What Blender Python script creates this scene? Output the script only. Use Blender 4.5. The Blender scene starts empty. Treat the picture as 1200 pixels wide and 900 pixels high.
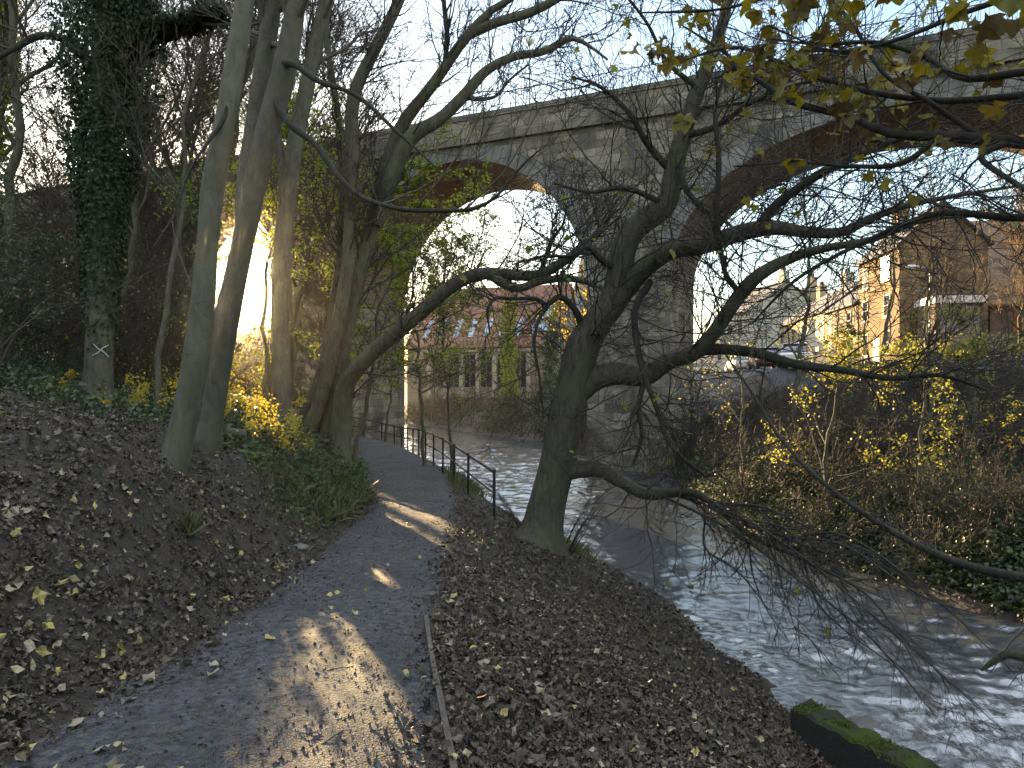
import bpy, math, random
import numpy as np
from mathutils import Vector

R = math.radians
sc = bpy.context.scene
COL = sc.collection
F = 833.0
CAMZ = 1.6
WATER = -2.24
FILL_CLOUD = 3.9
HAZE = .0002


def at(px, py, Y):
    return np.array(((px - 600.0) / F * Y, Y, CAMZ + (450.0 - py) / F * Y))


# ------------------------------------------------------------------ noise
def _hash(ix, iy, seed):
    h = (ix.astype(np.int64) * 374761393 + iy.astype(np.int64) * 668265263 + seed * 974634777) & 0xFFFFFFFF
    h = ((h ^ (h >> 13)) * 1274126177) & 0xFFFFFFFF
    h = h ^ (h >> 16)
    return (h & 0xFFFF) / 65535.0


def vnoise(x, y, seed=0):
    x0 = np.floor(x); y0 = np.floor(y)
    fx = x - x0; fy = y - y0
    fx = fx * fx * (3 - 2 * fx); fy = fy * fy * (3 - 2 * fy)
    a = _hash(x0, y0, seed); b = _hash(x0 + 1, y0, seed)
    c = _hash(x0, y0 + 1, seed); d = _hash(x0 + 1, y0 + 1, seed)
    return (a * (1 - fx) + b * fx) * (1 - fy) + (c * (1 - fx) + d * fx) * fy - .5


def fbm(x, y, seed=0, oct=3):
    v = 0; a = 1.0
    for i in range(oct):
        v = v + a * vnoise(x * 2 ** i, y * 2 ** i, seed + i)
        a *= .5
    return v


# ------------------------------------------------------------------ terrain
PATH = np.array([(-1.35, -6, .2, .95), (-1.38, 0, 0, .95), (-1.39, 4, -.2, .95), (-1.41, 5, -.26, .86), (-1.55, 7.5, -.45, .8),
                 (-1.72, 10, -.62, .8), (-2.0, 15, -.92, .8), (-2.95, 20, -1.0, .95), (-4.25, 25, -1.0, 1.0), (-5.9, 30, -.95, .9),
                 (-7.7, 33, -.9, .9), (-10.4, 35.2, -.8, .9), (-14, 37.5, -.6, .9), (-20, 43, -.3, .9), (-28, 52, 0, .9), (-40, 70, .5, .9)])
RIVL = np.array([(6, -20), (5.2, 0), (4.15, 5), (3.55, 6.6), (3.25, 8.2), (3.2, 10.5), (2.95, 12.3), (1.8, 15.2), (.85, 18), (-.3, 22),
                 (-2.0, 28), (-4.2, 35), (-7.5, 45), (-14, 62), (-30, 85), (-60, 110), (-120, 150)], float)
RIVR = np.array([(14, -20), (11, 0), (9.3, 8), (8.15, 11.2), (7.5, 13.2), (6.9, 15), (6.2, 18), (5.95, 22), (6.1, 26), (6.9, 30.5),
                 (7.0, 36), (5.8, 41), (3.5, 45.5), (-1, 52), (-8, 66), (-22, 88), (-50, 116), (-120, 170)], float)


def sdist(x, y, line, vals=None):
    """signed distance (positive to the right of travel) and interpolated values."""
    best = np.full(x.shape, 1e9); sg = np.ones(x.shape)
    out = np.zeros(x.shape + (0 if vals is None else vals.shape[1],)) if vals is not None else None
    for i in range(len(line) - 1):
        a = line[i]; b = line[i + 1]
        dx, dy = b - a
        L2 = dx * dx + dy * dy
        t = np.clip(((x - a[0]) * dx + (y - a[1]) * dy) / L2, 0, 1)
        px = a[0] + t * dx - x; py = a[1] + t * dy - y
        d = np.hypot(px, py)
        cr = dx * (y - a[1]) - dy * (x - a[0])
        m = d < best
        best = np.where(m, d, best)
        sg = np.where(m, np.where(cr < 0, 1.0, -1.0), sg)
        if vals is not None:
            v = vals[i][None] * (1 - t[..., None]) + vals[i + 1][None] * t[..., None]
            out = np.where(m[..., None], v, out)
    return best * sg, out


def smooth(a, b, x):
    t = np.clip((x - a) / (b - a), 0, 1)
    return t * t * (3 - 2 * t)


FIXES = [(-3.9, 8.0, .57, .7), (-4.0, 9.25, .80, .6), (-4.54, 14.0, .70, 1.0), (-7.0, 12.0, 1.22, 1.2), (-4.3, 16.0, .16, 1.0), (.55, 12.0, -1.12, .5)]
_fix = []


def ground_z(x, y, detail=True):
    z = ground_raw(x, y, detail)
    x = np.asarray(x, float); y = np.asarray(y, float)
    for fx, fy, d, r in _fix:
        z = z + d * np.exp(-((x - fx) ** 2 + (y - fy) ** 2) / (2 * r * r))
    return z


def ground_raw(x, y, detail=True):
    x = np.asarray(x, float); y = np.asarray(y, float)
    dp, pv = sdist(x, y, PATH[:, :2], PATH[:, 2:])
    pz = pv[..., 0]; hw = pv[..., 1] + (vnoise(x * .9, y * .9, 5) * .22 if detail else 0)
    dl, _ = sdist(x, y, RIVL)      # >0 : river side
    dr, _ = sdist(x, y, RIVR)      # >0 : right bank
    t = -dp - hw
    hill = np.interp(t, [0, .25, .6, 1.0, 1.6, 2.2, 3, 6, 10, 20, 40, 100, 400], [0, .05, .42, .98, 1.36, 1.66, 1.85, 2.45, 3.2, 5.0, 8.5, 14, 20])
    wob = 1 + .45 * vnoise(x * .8, y * .8, 11)
    zl = pz + np.where(t < 1.7, hill * wob, hill)
    d1 = np.maximum(dp - hw, 0); d2 = np.maximum(-dl, 0)
    a = d1 / (d1 + d2 + 1e-6)
    zr = pz + (-2.32 - pz) * a ** 1.25
    z = np.where(t > 0, zl, zr)
    z = np.where(np.abs(dp) <= hw, pz, z)
    inr = (dl > 0) & (dr <= 0)
    z = np.where(inr, -2.32 - np.minimum(.6, .5 * np.minimum(np.abs(dl), np.abs(dr))), z)
    rb = np.interp(dr, [0, .5, 1.2, 4, 8, 14, 20, 26, 60, 200, 500], [-2.3, -1.75, -1.25, -.6, .1, .9, 1.8, 2.4, 4.5, 14, 22])
    plat = smooth(11, 15, x) * smooth(36, 42, y) * (1 - smooth(70, 95, y))
    rb = rb * (1 - plat) + 2.5 * plat
    yard = smooth(23.6, 24.3, x) * smooth(39.7, 40.0, y) * (1 - smooth(70, 90, y))
    rb = rb * (1 - yard) + 4.3 * yard
    z = np.where(dr > 0, rb, z)
    if detail:
        off = np.clip((np.abs(dp) - hw + .1) / .5, 0, 1)
        flat = 1 - smooth(11, 15, x) * smooth(35, 39, y)
        z = z + off * flat * (fbm(x * .55, y * .55, 3) * .22 + fbm(x * 2.3, y * 2.3, 7) * .09 + fbm(x * 8, y * 8, 9, 2) * .028)
        z = z + (1 - off) * (fbm(x * 1.5, y * 1.5, 21) * .03 + fbm(x * 9, y * 9, 23, 2) * .012)
        bump = np.where((t > .1) & (t < 1.5), 1.0, 0) * fbm(x * 4, y * 4, 31, 2) * .12
        z = z + bump
    return z


for fx, fy, ft, fr in FIXES:
    _fix.append((fx, fy, ft - float(ground_z(np.array([fx]), np.array([fy]))[0]), fr))


def gz(x, y):
    return float(ground_z(np.array([x]), np.array([y]))[0])


# ------------------------------------------------------------------ materials
def mat(name):
    m = bpy.data.materials.new(name); m.use_nodes = True
    nt = m.node_tree; nt.nodes.clear()
    o = nt.nodes.new('ShaderNodeOutputMaterial')
    return m, nt, o


def N(nt, t, **kw):
    n = nt.nodes.new(t)
    for k, v in kw.items():
        if k in n.inputs.keys():
            n.inputs[k].default_value = v
        else:
            setattr(n, k, v)
    return n


def ramp(nt, stops, src=None, interp='LINEAR'):
    n = nt.nodes.new('ShaderNodeValToRGB')
    n.color_ramp.interpolation = interp
    el = n.color_ramp.elements
    while len(el) < len(stops):
        el.new(.5)
    for e, (p, c) in zip(el, stops):
        e.position = p; e.color = (c[0], c[1], c[2], 1) if not isinstance(c, (int, float)) else (c, c, c, 1)
    if src is not None:
        nt.links.new(src, n.inputs[0])
    return n


def coords(nt, kind='Object', scale=(1, 1, 1), rot=(0, 0, 0)):
    tc = nt.nodes.new('ShaderNodeTexCoord'); mp = nt.nodes.new('ShaderNodeMapping')
    mp.inputs['Scale'].default_value = scale; mp.inputs['Rotation'].default_value = rot
    nt.links.new(tc.outputs[kind], mp.inputs[0])
    return mp.outputs[0]


def noise(nt, co, scale, detail=4, rough=.55, dist=0):
    n = N(nt, 'ShaderNodeTexNoise', Scale=scale, Detail=detail, Roughness=rough, Distortion=dist)
    nt.links.new(co, n.inputs['Vector'])
    return n.outputs[0]


def mixc(nt, a, b, fac, mode='MIX'):
    n = nt.nodes.new('ShaderNodeMix'); n.data_type = 'RGBA'; n.blend_type = mode
    for s, v in ((n.inputs[6], a), (n.inputs[7], b)):
        if hasattr(v, 'links') or hasattr(v, 'is_linked'):
            nt.links.new(v, s)
        else:
            s.default_value = (v[0], v[1], v[2], 1)
    if hasattr(fac, 'is_linked'):
        nt.links.new(fac, n.inputs[0])
    else:
        n.inputs[0].default_value = fac
    return n.outputs[2]


def bump(nt, h, strength=.5, dist=.02, normal=None):
    b = N(nt, 'ShaderNodeBump', Strength=strength, Distance=dist)
    nt.links.new(h, b.inputs['Height'])
    if normal is not None:
        nt.links.new(normal, b.inputs['Normal'])
    return b.outputs[0]


def principled(nt, o, color=None, rough=.8, metal=0, normal=None, spec=.3):
    p = N(nt, 'ShaderNodeBsdfPrincipled')
    if color is not None:
        if hasattr(color, 'is_linked'):
            nt.links.new(color, p.inputs['Base Color'])
        else:
            p.inputs['Base Color'].default_value = (*color, 1)
    if hasattr(rough, 'is_linked'):
        nt.links.new(rough, p.inputs['Roughness'])
    else:
        p.inputs['Roughness'].default_value = rough
    p.inputs['Metallic'].default_value = metal
    p.inputs['Specular IOR Level'].default_value = spec
    if normal is not None:
        nt.links.new(normal, p.inputs['Normal'])
    nt.links.new(p.outputs[0], o.inputs[0])
    return p


def plain(name, color, rough=.7, metal=0, var=.25, scale=6, bumps=.2, spec=.3):
    m, nt, o = mat(name)
    co = coords(nt)
    n = noise(nt, co, scale, 5)
    dark = tuple(c * (1 - var) for c in color); lite = tuple(min(1, c * (1 + var)) for c in color)
    r = ramp(nt, [(.3, dark), (.7, lite)], n)
    n2 = noise(nt, co, scale * 7, 3)
    principled(nt, o, r.outputs[0], rough, metal, bump(nt, n2, bumps, .01), spec)
    return m


def bark(name, c0, c1, lichen, stretch=.25, scale=14, b=.6):
    m, nt, o = mat(name)
    co = coords(nt, scale=(1, 1, stretch))
    n1 = noise(nt, co, scale, 6, .65, .4)
    co2 = coords(nt)
    n2 = noise(nt, co2, 2.2, 5, .6)
    n3 = noise(nt, co2, 38, 3)
    col = ramp(nt, [(.3, c0), (.62, c1)], n1).outputs[0]
    col = mixc(nt, col, lichen, ramp(nt, [(.45, 0), (.68, .75)], n2).outputs[0])
    n4 = noise(nt, coords(nt, scale=(1, 1, 2.0)), 7, 5, .7)
    col = mixc(nt, col, tuple(c * .45 for c in c0), ramp(nt, [(.6, 0), (.72, .6)], n4).outputs[0])
    col = mixc(nt, col, (.5, .5, .5), n3, 'OVERLAY')
    ad = N(nt, 'ShaderNodeMath', operation='MULTIPLY_ADD'); nt.links.new(n3, ad.inputs[0]); ad.inputs[1].default_value = .45; nt.links.new(n1, ad.inputs[2])
    principled(nt, o, col, .85, 0, bump(nt, ad.outputs[0], b, .03), .2)
    return m


def leafmat(name, cols, trans=.5, rough=.5, spec=.3, tboost=1.25):
    m, nt, o = mat(name)
    g = nt.nodes.new('ShaderNodeNewGeometry')
    st = [(i / max(1, len(cols) - 1), c) for i, c in enumerate(cols)]
    r = ramp(nt, st, g.outputs['Random Per Island'])
    co = coords(nt)
    n = noise(nt, co, 30, 3)
    col = mixc(nt, r.outputs[0], (.25, .2, .15), ramp(nt, [(.55, 0), (.8, .5)], n).outputs[0], 'MULTIPLY')
    p = N(nt, 'ShaderNodeBsdfPrincipled')
    nt.links.new(col, p.inputs['Base Color'])
    p.inputs['Roughness'].default_value = rough; p.inputs['Specular IOR Level'].default_value = spec
    if trans > 0:
        t = N(nt, 'ShaderNodeBsdfTranslucent')
        hs = N(nt, 'ShaderNodeHueSaturation', Value=tboost, Saturation=1.1)
        nt.links.new(col, hs.inputs['Color']); nt.links.new(hs.outputs[0], t.inputs[0])
        mx = N(nt, 'ShaderNodeMixShader'); mx.inputs[0].default_value = trans
        nt.links.new(p.outputs[0], mx.inputs[1]); nt.links.new(t.outputs[0], mx.inputs[2])
        nt.links.new(mx.outputs[0], o.inputs[0])
    else:
        nt.links.new(p.outputs[0], o.inputs[0])
    return m


def stonemat(name, c1, c2, mortar, bw=.85, bh=.42, stain=(.05, .045, .04), warm=None, uv=True):
    m, nt, o = mat(name)
    co = coords(nt, 'UV' if uv else 'Object')
    b = nt.nodes.new('ShaderNodeTexBrick')
    b.offset = .5; b.squash = 1.0
    for k, v in (('Color1', (*c1, 1)), ('Color2', (*c2, 1)), ('Mortar', (*mortar, 1)), ('Scale', 1.0), ('Mortar Size', .016),
                 ('Mortar Smooth', .25), ('Bias', -.1), ('Brick Width', bw), ('Row Height', bh)):
        b.inputs[k].default_value = v
    wob = noise(nt, co, 1.7, 2)
    add = N(nt, 'ShaderNodeVectorMath', operation='MULTIPLY_ADD')
    nz = nt.nodes.new('ShaderNodeTexNoise'); nz.inputs['Scale'].default_value = 2.5
    nt.links.new(co, nz.inputs['Vector'])
    nt.links.new(nz.outputs[1], add.inputs[0]); add.inputs[1].default_value = (.07, .055, 0); nt.links.new(co, add.inputs[2])
    nt.links.new(add.outputs[0], b.inputs['Vector'])
    n1 = noise(nt, co, .5, 5, .6)
    n2 = noise(nt, co, 5, 6, .7)
    n3 = noise(nt, coords(nt, 'UV' if uv else 'Object', (1, .12, 1)), 1.1, 5, .6)
    col = mixc(nt, b.outputs[0], stain, ramp(nt, [(.5, 0), (.68, .8)], n1).outputs[0])
    col = mixc(nt, col, (.45, .45, .47), ramp(nt, [(.25, 0), (.75, 1)], n2).outputs[0], 'OVERLAY')
    col = mixc(nt, col, stain, ramp(nt, [(.5, 0), (.66, .6)], n3).outputs[0])
    n5 = noise(nt, coords(nt, 'UV' if uv else 'Object', (2.2, .16, 1)), 1.6, 5, .65)
    col = mixc(nt, col, tuple(min(1, c * 1.35) for c in c1), ramp(nt, [(.6, 0), (.74, .35)], n5).outputs[0])
    if warm:
        col = mixc(nt, col, warm, ramp(nt, [(.4, .1), (.6, .75)], wob).outputs[0])
    inv = ramp(nt, [(0, 1.0), (1, 0.0)], b.outputs[1]).outputs[0]
    ad = N(nt, 'ShaderNodeMath', operation='MULTIPLY_ADD'); nt.links.new(n2, ad.inputs[0]); ad.inputs[1].default_value = .7; nt.links.new(inv, ad.inputs[2])
    principled(nt, o, col, .9, 0, bump(nt, ad.outputs[0], 1.0, .08), .2)
    return m


M = {}
M['bark_smooth'] = bark('smooth grey bark', (.055, .052, .036), (.115, .100, .072), (.088, .086, .05), .35, 7, .35)
M['bark_beech'] = bark('grey beech bark', (.05, .043, .033), (.105, .088, .066), (.078, .075, .046), .5, 9, .4)
M['bark_dark'] = bark('dark furrowed bark', (.035, .03, .022), (.10, .085, .062), (.075, .08, .04), .22, 16, .9)
M['bark_mid'] = bark('brown bark', (.045, .038, .028), (.11, .092, .068), (.11, .12, .06), .25, 14, .7)
M['bark_thin'] = bark('backlit branch bark', (.016, .014, .011), (.045, .038, .03), (.04, .042, .026), .3, 18, .6)  # backlit contrast against the sky is put into this darker bark colour
M['twig'] = plain('dark twig bark', (.036, .029, .023), .8, scale=9)
M['twig_brown'] = plain('brown twig bark', (.075, .055, .04), .8, scale=9)
M['twig_sunlit'] = plain('sunlit brown twig bark', (.16, .10, .055), .8, scale=9)  # lighter copy of the brown twig, golden sunlight put into its colour
M['leaf_maple'] = leafmat('sycamore autumn leaf', [(.20, .15, .025), (.28, .23, .035), (.12, .065, .022), (.22, .21, .04), (.08, .045, .02), (.30, .22, .035), (.15, .14, .03), (.10, .06, .025)], .38)
M['leaf_yellow'] = leafmat('yellow hazel leaf', [(.22, .21, .05), (.30, .27, .06), (.18, .21, .055), (.25, .21, .05)], .5)
M['leaf_lime'] = leafmat('lime green leaf', [(.22, .28, .04), (.30, .33, .05), (.16, .22, .035), (.34, .32, .05)], .55)
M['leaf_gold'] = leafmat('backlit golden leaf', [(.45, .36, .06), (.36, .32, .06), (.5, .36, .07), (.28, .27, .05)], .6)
M['ivy'] = leafmat('ivy leaf', [(.022, .042, .014), (.035, .06, .02), (.05, .08, .025), (.03, .05, .02)], .18, .4, .4)
M['ivy_dark'] = leafmat('dark ivy leaf', [(.014, .026, .010), (.024, .040, .014), (.035, .055, .018), (.018, .030, .012)], .2, .5, .2)
M['evergreen'] = leafmat('evergreen leaf', [(.035, .055, .025), (.05, .075, .03), (.065, .085, .035), (.045, .055, .03)], .25, .45, .4)
M['fern'] = leafmat('ground plant leaf', [(.06, .10, .03), (.09, .13, .035), (.05, .08, .03), (.14, .15, .05)], .35, .5, .3)
M['dry_grass'] = leafmat('winter grass', [(.05, .07, .025), (.10, .095, .04), (.13, .11, .06), (.06, .075, .03)], .3, .5, .2)
M['litter'] = leafmat('fallen leaf', [(0.022, 0.016, 0.012), (0.092, 0.068, 0.046), (0.037, 0.028, 0.021), (0.126, 0.100, 0.073), (0.016, 0.013, 0.010), (0.063, 0.044, 0.031), (0.048, 0.036, 0.027), (0.163, 0.133, 0.101), (0.074, 0.050, 0.032), (0.030, 0.022, 0.017), (0.107, 0.074, 0.049), (0.056, 0.044, 0.035)], 0, .6, .3)
M['litter_pale'] = leafmat('pale fallen leaf', [(.22, .19, .14), (.30, .25, .16), (.36, .28, .07), (.18, .15, .11), (.30, .24, .15)], 0, .55, .4)
M['stone'] = stonemat('weathered ashlar', (.29, .245, .185), (.105, .087, .066), (.16, .15, .13), .78, .37)
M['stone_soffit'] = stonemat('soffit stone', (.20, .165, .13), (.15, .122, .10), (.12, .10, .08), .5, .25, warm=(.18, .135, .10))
M['stone_ring'] = stonemat('voussoir stone', (.23, .21, .185), (.17, .158, .14), (.09, .085, .08), .42, 1.2)
M['stone_trim'] = stonemat('coping stone', (.20, .175, .13), (.14, .125, .095), (.08, .075, .065), 1.4, .5)
M['rubble'] = stonemat('rubble boundary wall', (.36, .31, .24), (.24, .20, .15), (.16, .14, .11), .4, .2)
M['house_stone'] = stonemat('house sandstone', (.34, .27, .18), (.26, .205, .135), (.25, .22, .18), .6, .3)
M['house_brown'] = stonemat('brown house stone', (.27, .18, .09), (.20, .13, .065), (.16, .12, .08), .5, .26)
M['house_brick'] = stonemat('house brick', (.26, .14, .09), (.19, .10, .07), (.2, .17, .14), .24, .08)
M['render'] = plain('cream render', (.34, .26, .15), .9, var=.1, scale=1.2)
M['render_white'] = plain('white render', (.42, .38, .30), .9, var=.08, scale=1.2)
M['trim_pale'] = plain('pale dressed stone', (.40, .34, .26), .85, var=.15, scale=3)
M['white_paint'] = plain('white paint', (.78, .77, .74), .5, var=.05)
M['frame_paint'] = plain('old window frame paint', (.30, .28, .24), .6, var=.1)
M['iron'] = plain('black painted iron', (.018, .018, .02), .45, .2, var=.4, scale=12)
M['metal_grey'] = plain('galvanised steel', (.32, .33, .34), .5, .6, var=.15)
M['rust'] = plain('rusty paint', (.30, .10, .035), .7, var=.3)
M['grey_paint'] = plain('grey door paint', (.22, .22, .22), .6, var=.15)
M['wood'] = plain('weathered wood', (.08, .067, .053), .85, var=.35, scale=20, bumps=.5)
M['wood_fence'] = plain('brown fence wood', (.13, .085, .055), .85, var=.3, scale=5, bumps=.4)
M['paint_mark'] = plain('white spray paint', (.42, .42, .43), .8, var=.1)
M['rubber'] = plain('tyre rubber', (.02, .02, .02), .8)
M['asphalt'] = plain('street asphalt', (.05, .05, .052), .9, scale=3)
M['concrete'] = plain('pale concrete', (.40, .38, .34), .85, var=.2, scale=2)


def _tiles(name, c1, c2, c3, w=.3, h=.28):
    m, nt, o = mat(name)
    co = coords(nt, 'UV')
    b = nt.nodes.new('ShaderNodeTexBrick')
    for k, v in (('Color1', (*c1, 1)), ('Color2', (*c2, 1)), ('Mortar', (*c3, 1)), ('Scale', 1.0), ('Mortar Size', .02), ('Mortar Smooth', .6),
                 ('Brick Width', w), ('Row Height', h)):
        b.inputs[k].default_value = v
    nt.links.new(co, b.inputs['Vector'])
    n = noise(nt, co, .9, 5)
    col = mixc(nt, b.outputs[0], (.05, .05, .04), ramp(nt, [(.45, 0), (.75, .7)], n).outputs[0])
    principled(nt, o, col, .8, 0, bump(nt, b.outputs[1], -.5, .04))
    return m


M['roof_red'] = _tiles('red pantiles', (.26, .105, .065), (.19, .085, .06), (.07, .04, .03))
M['roof_slate'] = _tiles('grey slates', (.14, .14, .15), (.09, .09, .10), (.05, .05, .05))
M['roof_brown'] = _tiles('brown old tiles', (.23, .13, .065), (.16, .095, .05), (.08, .05, .03))


def _glass(name, col, rough, spec=.5):
    m, nt, o = mat(name)
    principled(nt, o, col, rough, 0, None, spec)
    return m


M['glass'] = _glass('window glass', (.02, .025, .03), .05, .8)
M['glass_glint'] = _glass('tilted window glass', (.03, .03, .03), .15, 1.0)
M['skylight'] = _glass('skylight glass', (.25, .3, .36), .08, 1.0)
M['car_white'] = _glass('white car paint', (.7, .7, .69), .25, .5)
M['car_blue'] = _glass('blue car paint', (.12, .2, .38), .25, .5)
M['car_silver'] = _glass('silver car paint', (.42, .43, .44), .3, .6)
M['car_dark'] = _glass('dark red car paint', (.12, .03, .03), .25, .5)
M['lamp_glass'] = _glass('lamp glass', (.6, .6, .55), .2, .5)


def _ground():
    m, nt, o = mat('woodland soil')
    co = coords(nt)
    n1 = noise(nt, co, .7, 6); n2 = noise(nt, co, 6, 6, .65); n3 = noise(nt, co, 40, 4, .7)
    v = N(nt, 'ShaderNodeTexVoronoi', Scale=16.0); nt.links.new(co, v.inputs['Vector'])
    col = ramp(nt, [(.3, (.022, .018, .014)), (.55, (.05, .038, .028)), (.75, (.09, .07, .05))], n2).outputs[0]
    col = mixc(nt, col, v.outputs['Color'], .12, 'OVERLAY')
    col = mixc(nt, col, (.045, .05, .022), ramp(nt, [(.55, 0), (.75, .6)], n1).outputs[0])
    ad = N(nt, 'ShaderNodeMath', operation='ADD'); nt.links.new(n3, ad.inputs[0]); nt.links.new(n2, ad.inputs[1])
    rr = ramp(nt, [(.4, .9), (.7, .6)], n1).outputs[0]
    principled(nt, o, col, rr, 0, bump(nt, ad.outputs[0], .8, .04), .35)
    return m


def _path():
    m, nt, o = mat('damp gravel path')
    co = coords(nt)
    n1 = noise(nt, co, 1.1, 5); n2 = noise(nt, co, 14, 6, .7); n3 = noise(nt, co, 90, 3, .7)
    col = ramp(nt, [(.38, (.036, .035, .036)), (.62, (.118, .115, .118))], n2).outputs[0]
    col = mixc(nt, col, (.035, .033, .032), ramp(nt, [(.48, 0), (.7, .7)], n1).outputs[0])
    v = N(nt, 'ShaderNodeTexVoronoi', Scale=70.0); nt.links.new(co, v.inputs['Vector'])
    col = mixc(nt, col, v.outputs['Color'], .3, 'OVERLAY')
    n4 = noise(nt, coords(nt, scale=(1, 1.6, 1)), 26, 5, .75)
    col = mixc(nt, col, (.022, .02, .018), ramp(nt, [(.60, 0), (.68, .85)], n4).outputs[0])
    ad = N(nt, 'ShaderNodeMath', operation='MULTIPLY_ADD'); nt.links.new(n3, ad.inputs[0]); ad.inputs[1].default_value = .5; nt.links.new(n2, ad.inputs[2])
    ad2 = N(nt, 'ShaderNodeMath', operation='MULTIPLY_ADD'); nt.links.new(v.outputs['Distance'], ad2.inputs[0]); ad2.inputs[1].default_value = .5; nt.links.new(ad.outputs[0], ad2.inputs[2])
    principled(nt, o, col, .75, 0, bump(nt, ad2.outputs[0], 1.0, .035), .35)
    return m


def _water():
    m, nt, o = mat('river water')
    co = coords(nt, scale=(1, .8, 1), rot=(0, 0, R(-15)))
    n1 = noise(nt, co, 9, 4, .6, .8); n2 = noise(nt, co, 26, 3, .6, .4)
    ad = N(nt, 'ShaderNodeMath', operation='MULTIPLY_ADD'); nt.links.new(n2, ad.inputs[0]); ad.inputs[1].default_value = .3; nt.links.new(n1, ad.inputs[2])
    nrm = bump(nt, ad.outputs[0], .4, .02)
    at_ = N(nt, 'ShaderNodeAttribute', attribute_name='foam')
    n3 = noise(nt, co, 9, 6, .75, .6)
    mu = N(nt, 'ShaderNodeMath', operation='MULTIPLY'); nt.links.new(ramp(nt, [(.45, 0), (.62, 1)], n3).outputs[0], mu.inputs[0]); nt.links.new(at_.outputs['Fac'], mu.inputs[1])
    col = mixc(nt, (.036, .042, .050), (.6, .6, .58), mu.outputs[0])
    rr = N(nt, 'ShaderNodeMath', operation='MULTIPLY_ADD'); nt.links.new(mu.outputs[0], rr.inputs[0]); rr.inputs[1].default_value = .5; rr.inputs[2].default_value = .17
    p = principled(nt, o, col, rr.outputs[0], 0, nrm, .9)
    p.inputs['IOR'].default_value = 2.1
    return m


def _moss():
    m, nt, o = mat('mossy concrete')
    co = coords(nt)
    g = nt.nodes.new('ShaderNodeNewGeometry')
    sx = nt.nodes.new('ShaderNodeSeparateXYZ'); nt.links.new(g.outputs['Normal'], sx.inputs[0])
    n1 = noise(nt, co, 3.2, 5, .65); n2 = noise(nt, co, 60, 4, .7)
    ad = N(nt, 'ShaderNodeMath', operation='MULTIPLY_ADD'); nt.links.new(sx.outputs[2], ad.inputs[0]); ad.inputs[1].default_value = .45; nt.links.new(n1, ad.inputs[2])
    col = mixc(nt, (.045, .042, .036), (.055, .075, .014), ramp(nt, [(.82, 0), (1.0, 1)], ad.outputs[0]).outputs[0])
    col = mixc(nt, col, (.4, .4, .4), n2, 'OVERLAY')
    principled(nt, o, col, .95, 0, bump(nt, n2, .9, .03), .15)
    return m


M['ground'] = _ground(); M['path'] = _path(); M['water'] = _water(); M['moss'] = _moss()
M['moss_tuft'] = leafmat('moss tuft', [(.05, .075, .012), (.08, .10, .016), (.035, .05, .01), (.10, .12, .02)], .2, .8, .1)
M['rock'] = plain('wet river stone', (.12, .11, .095), .55, var=.4, scale=4, bumps=.6)


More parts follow.
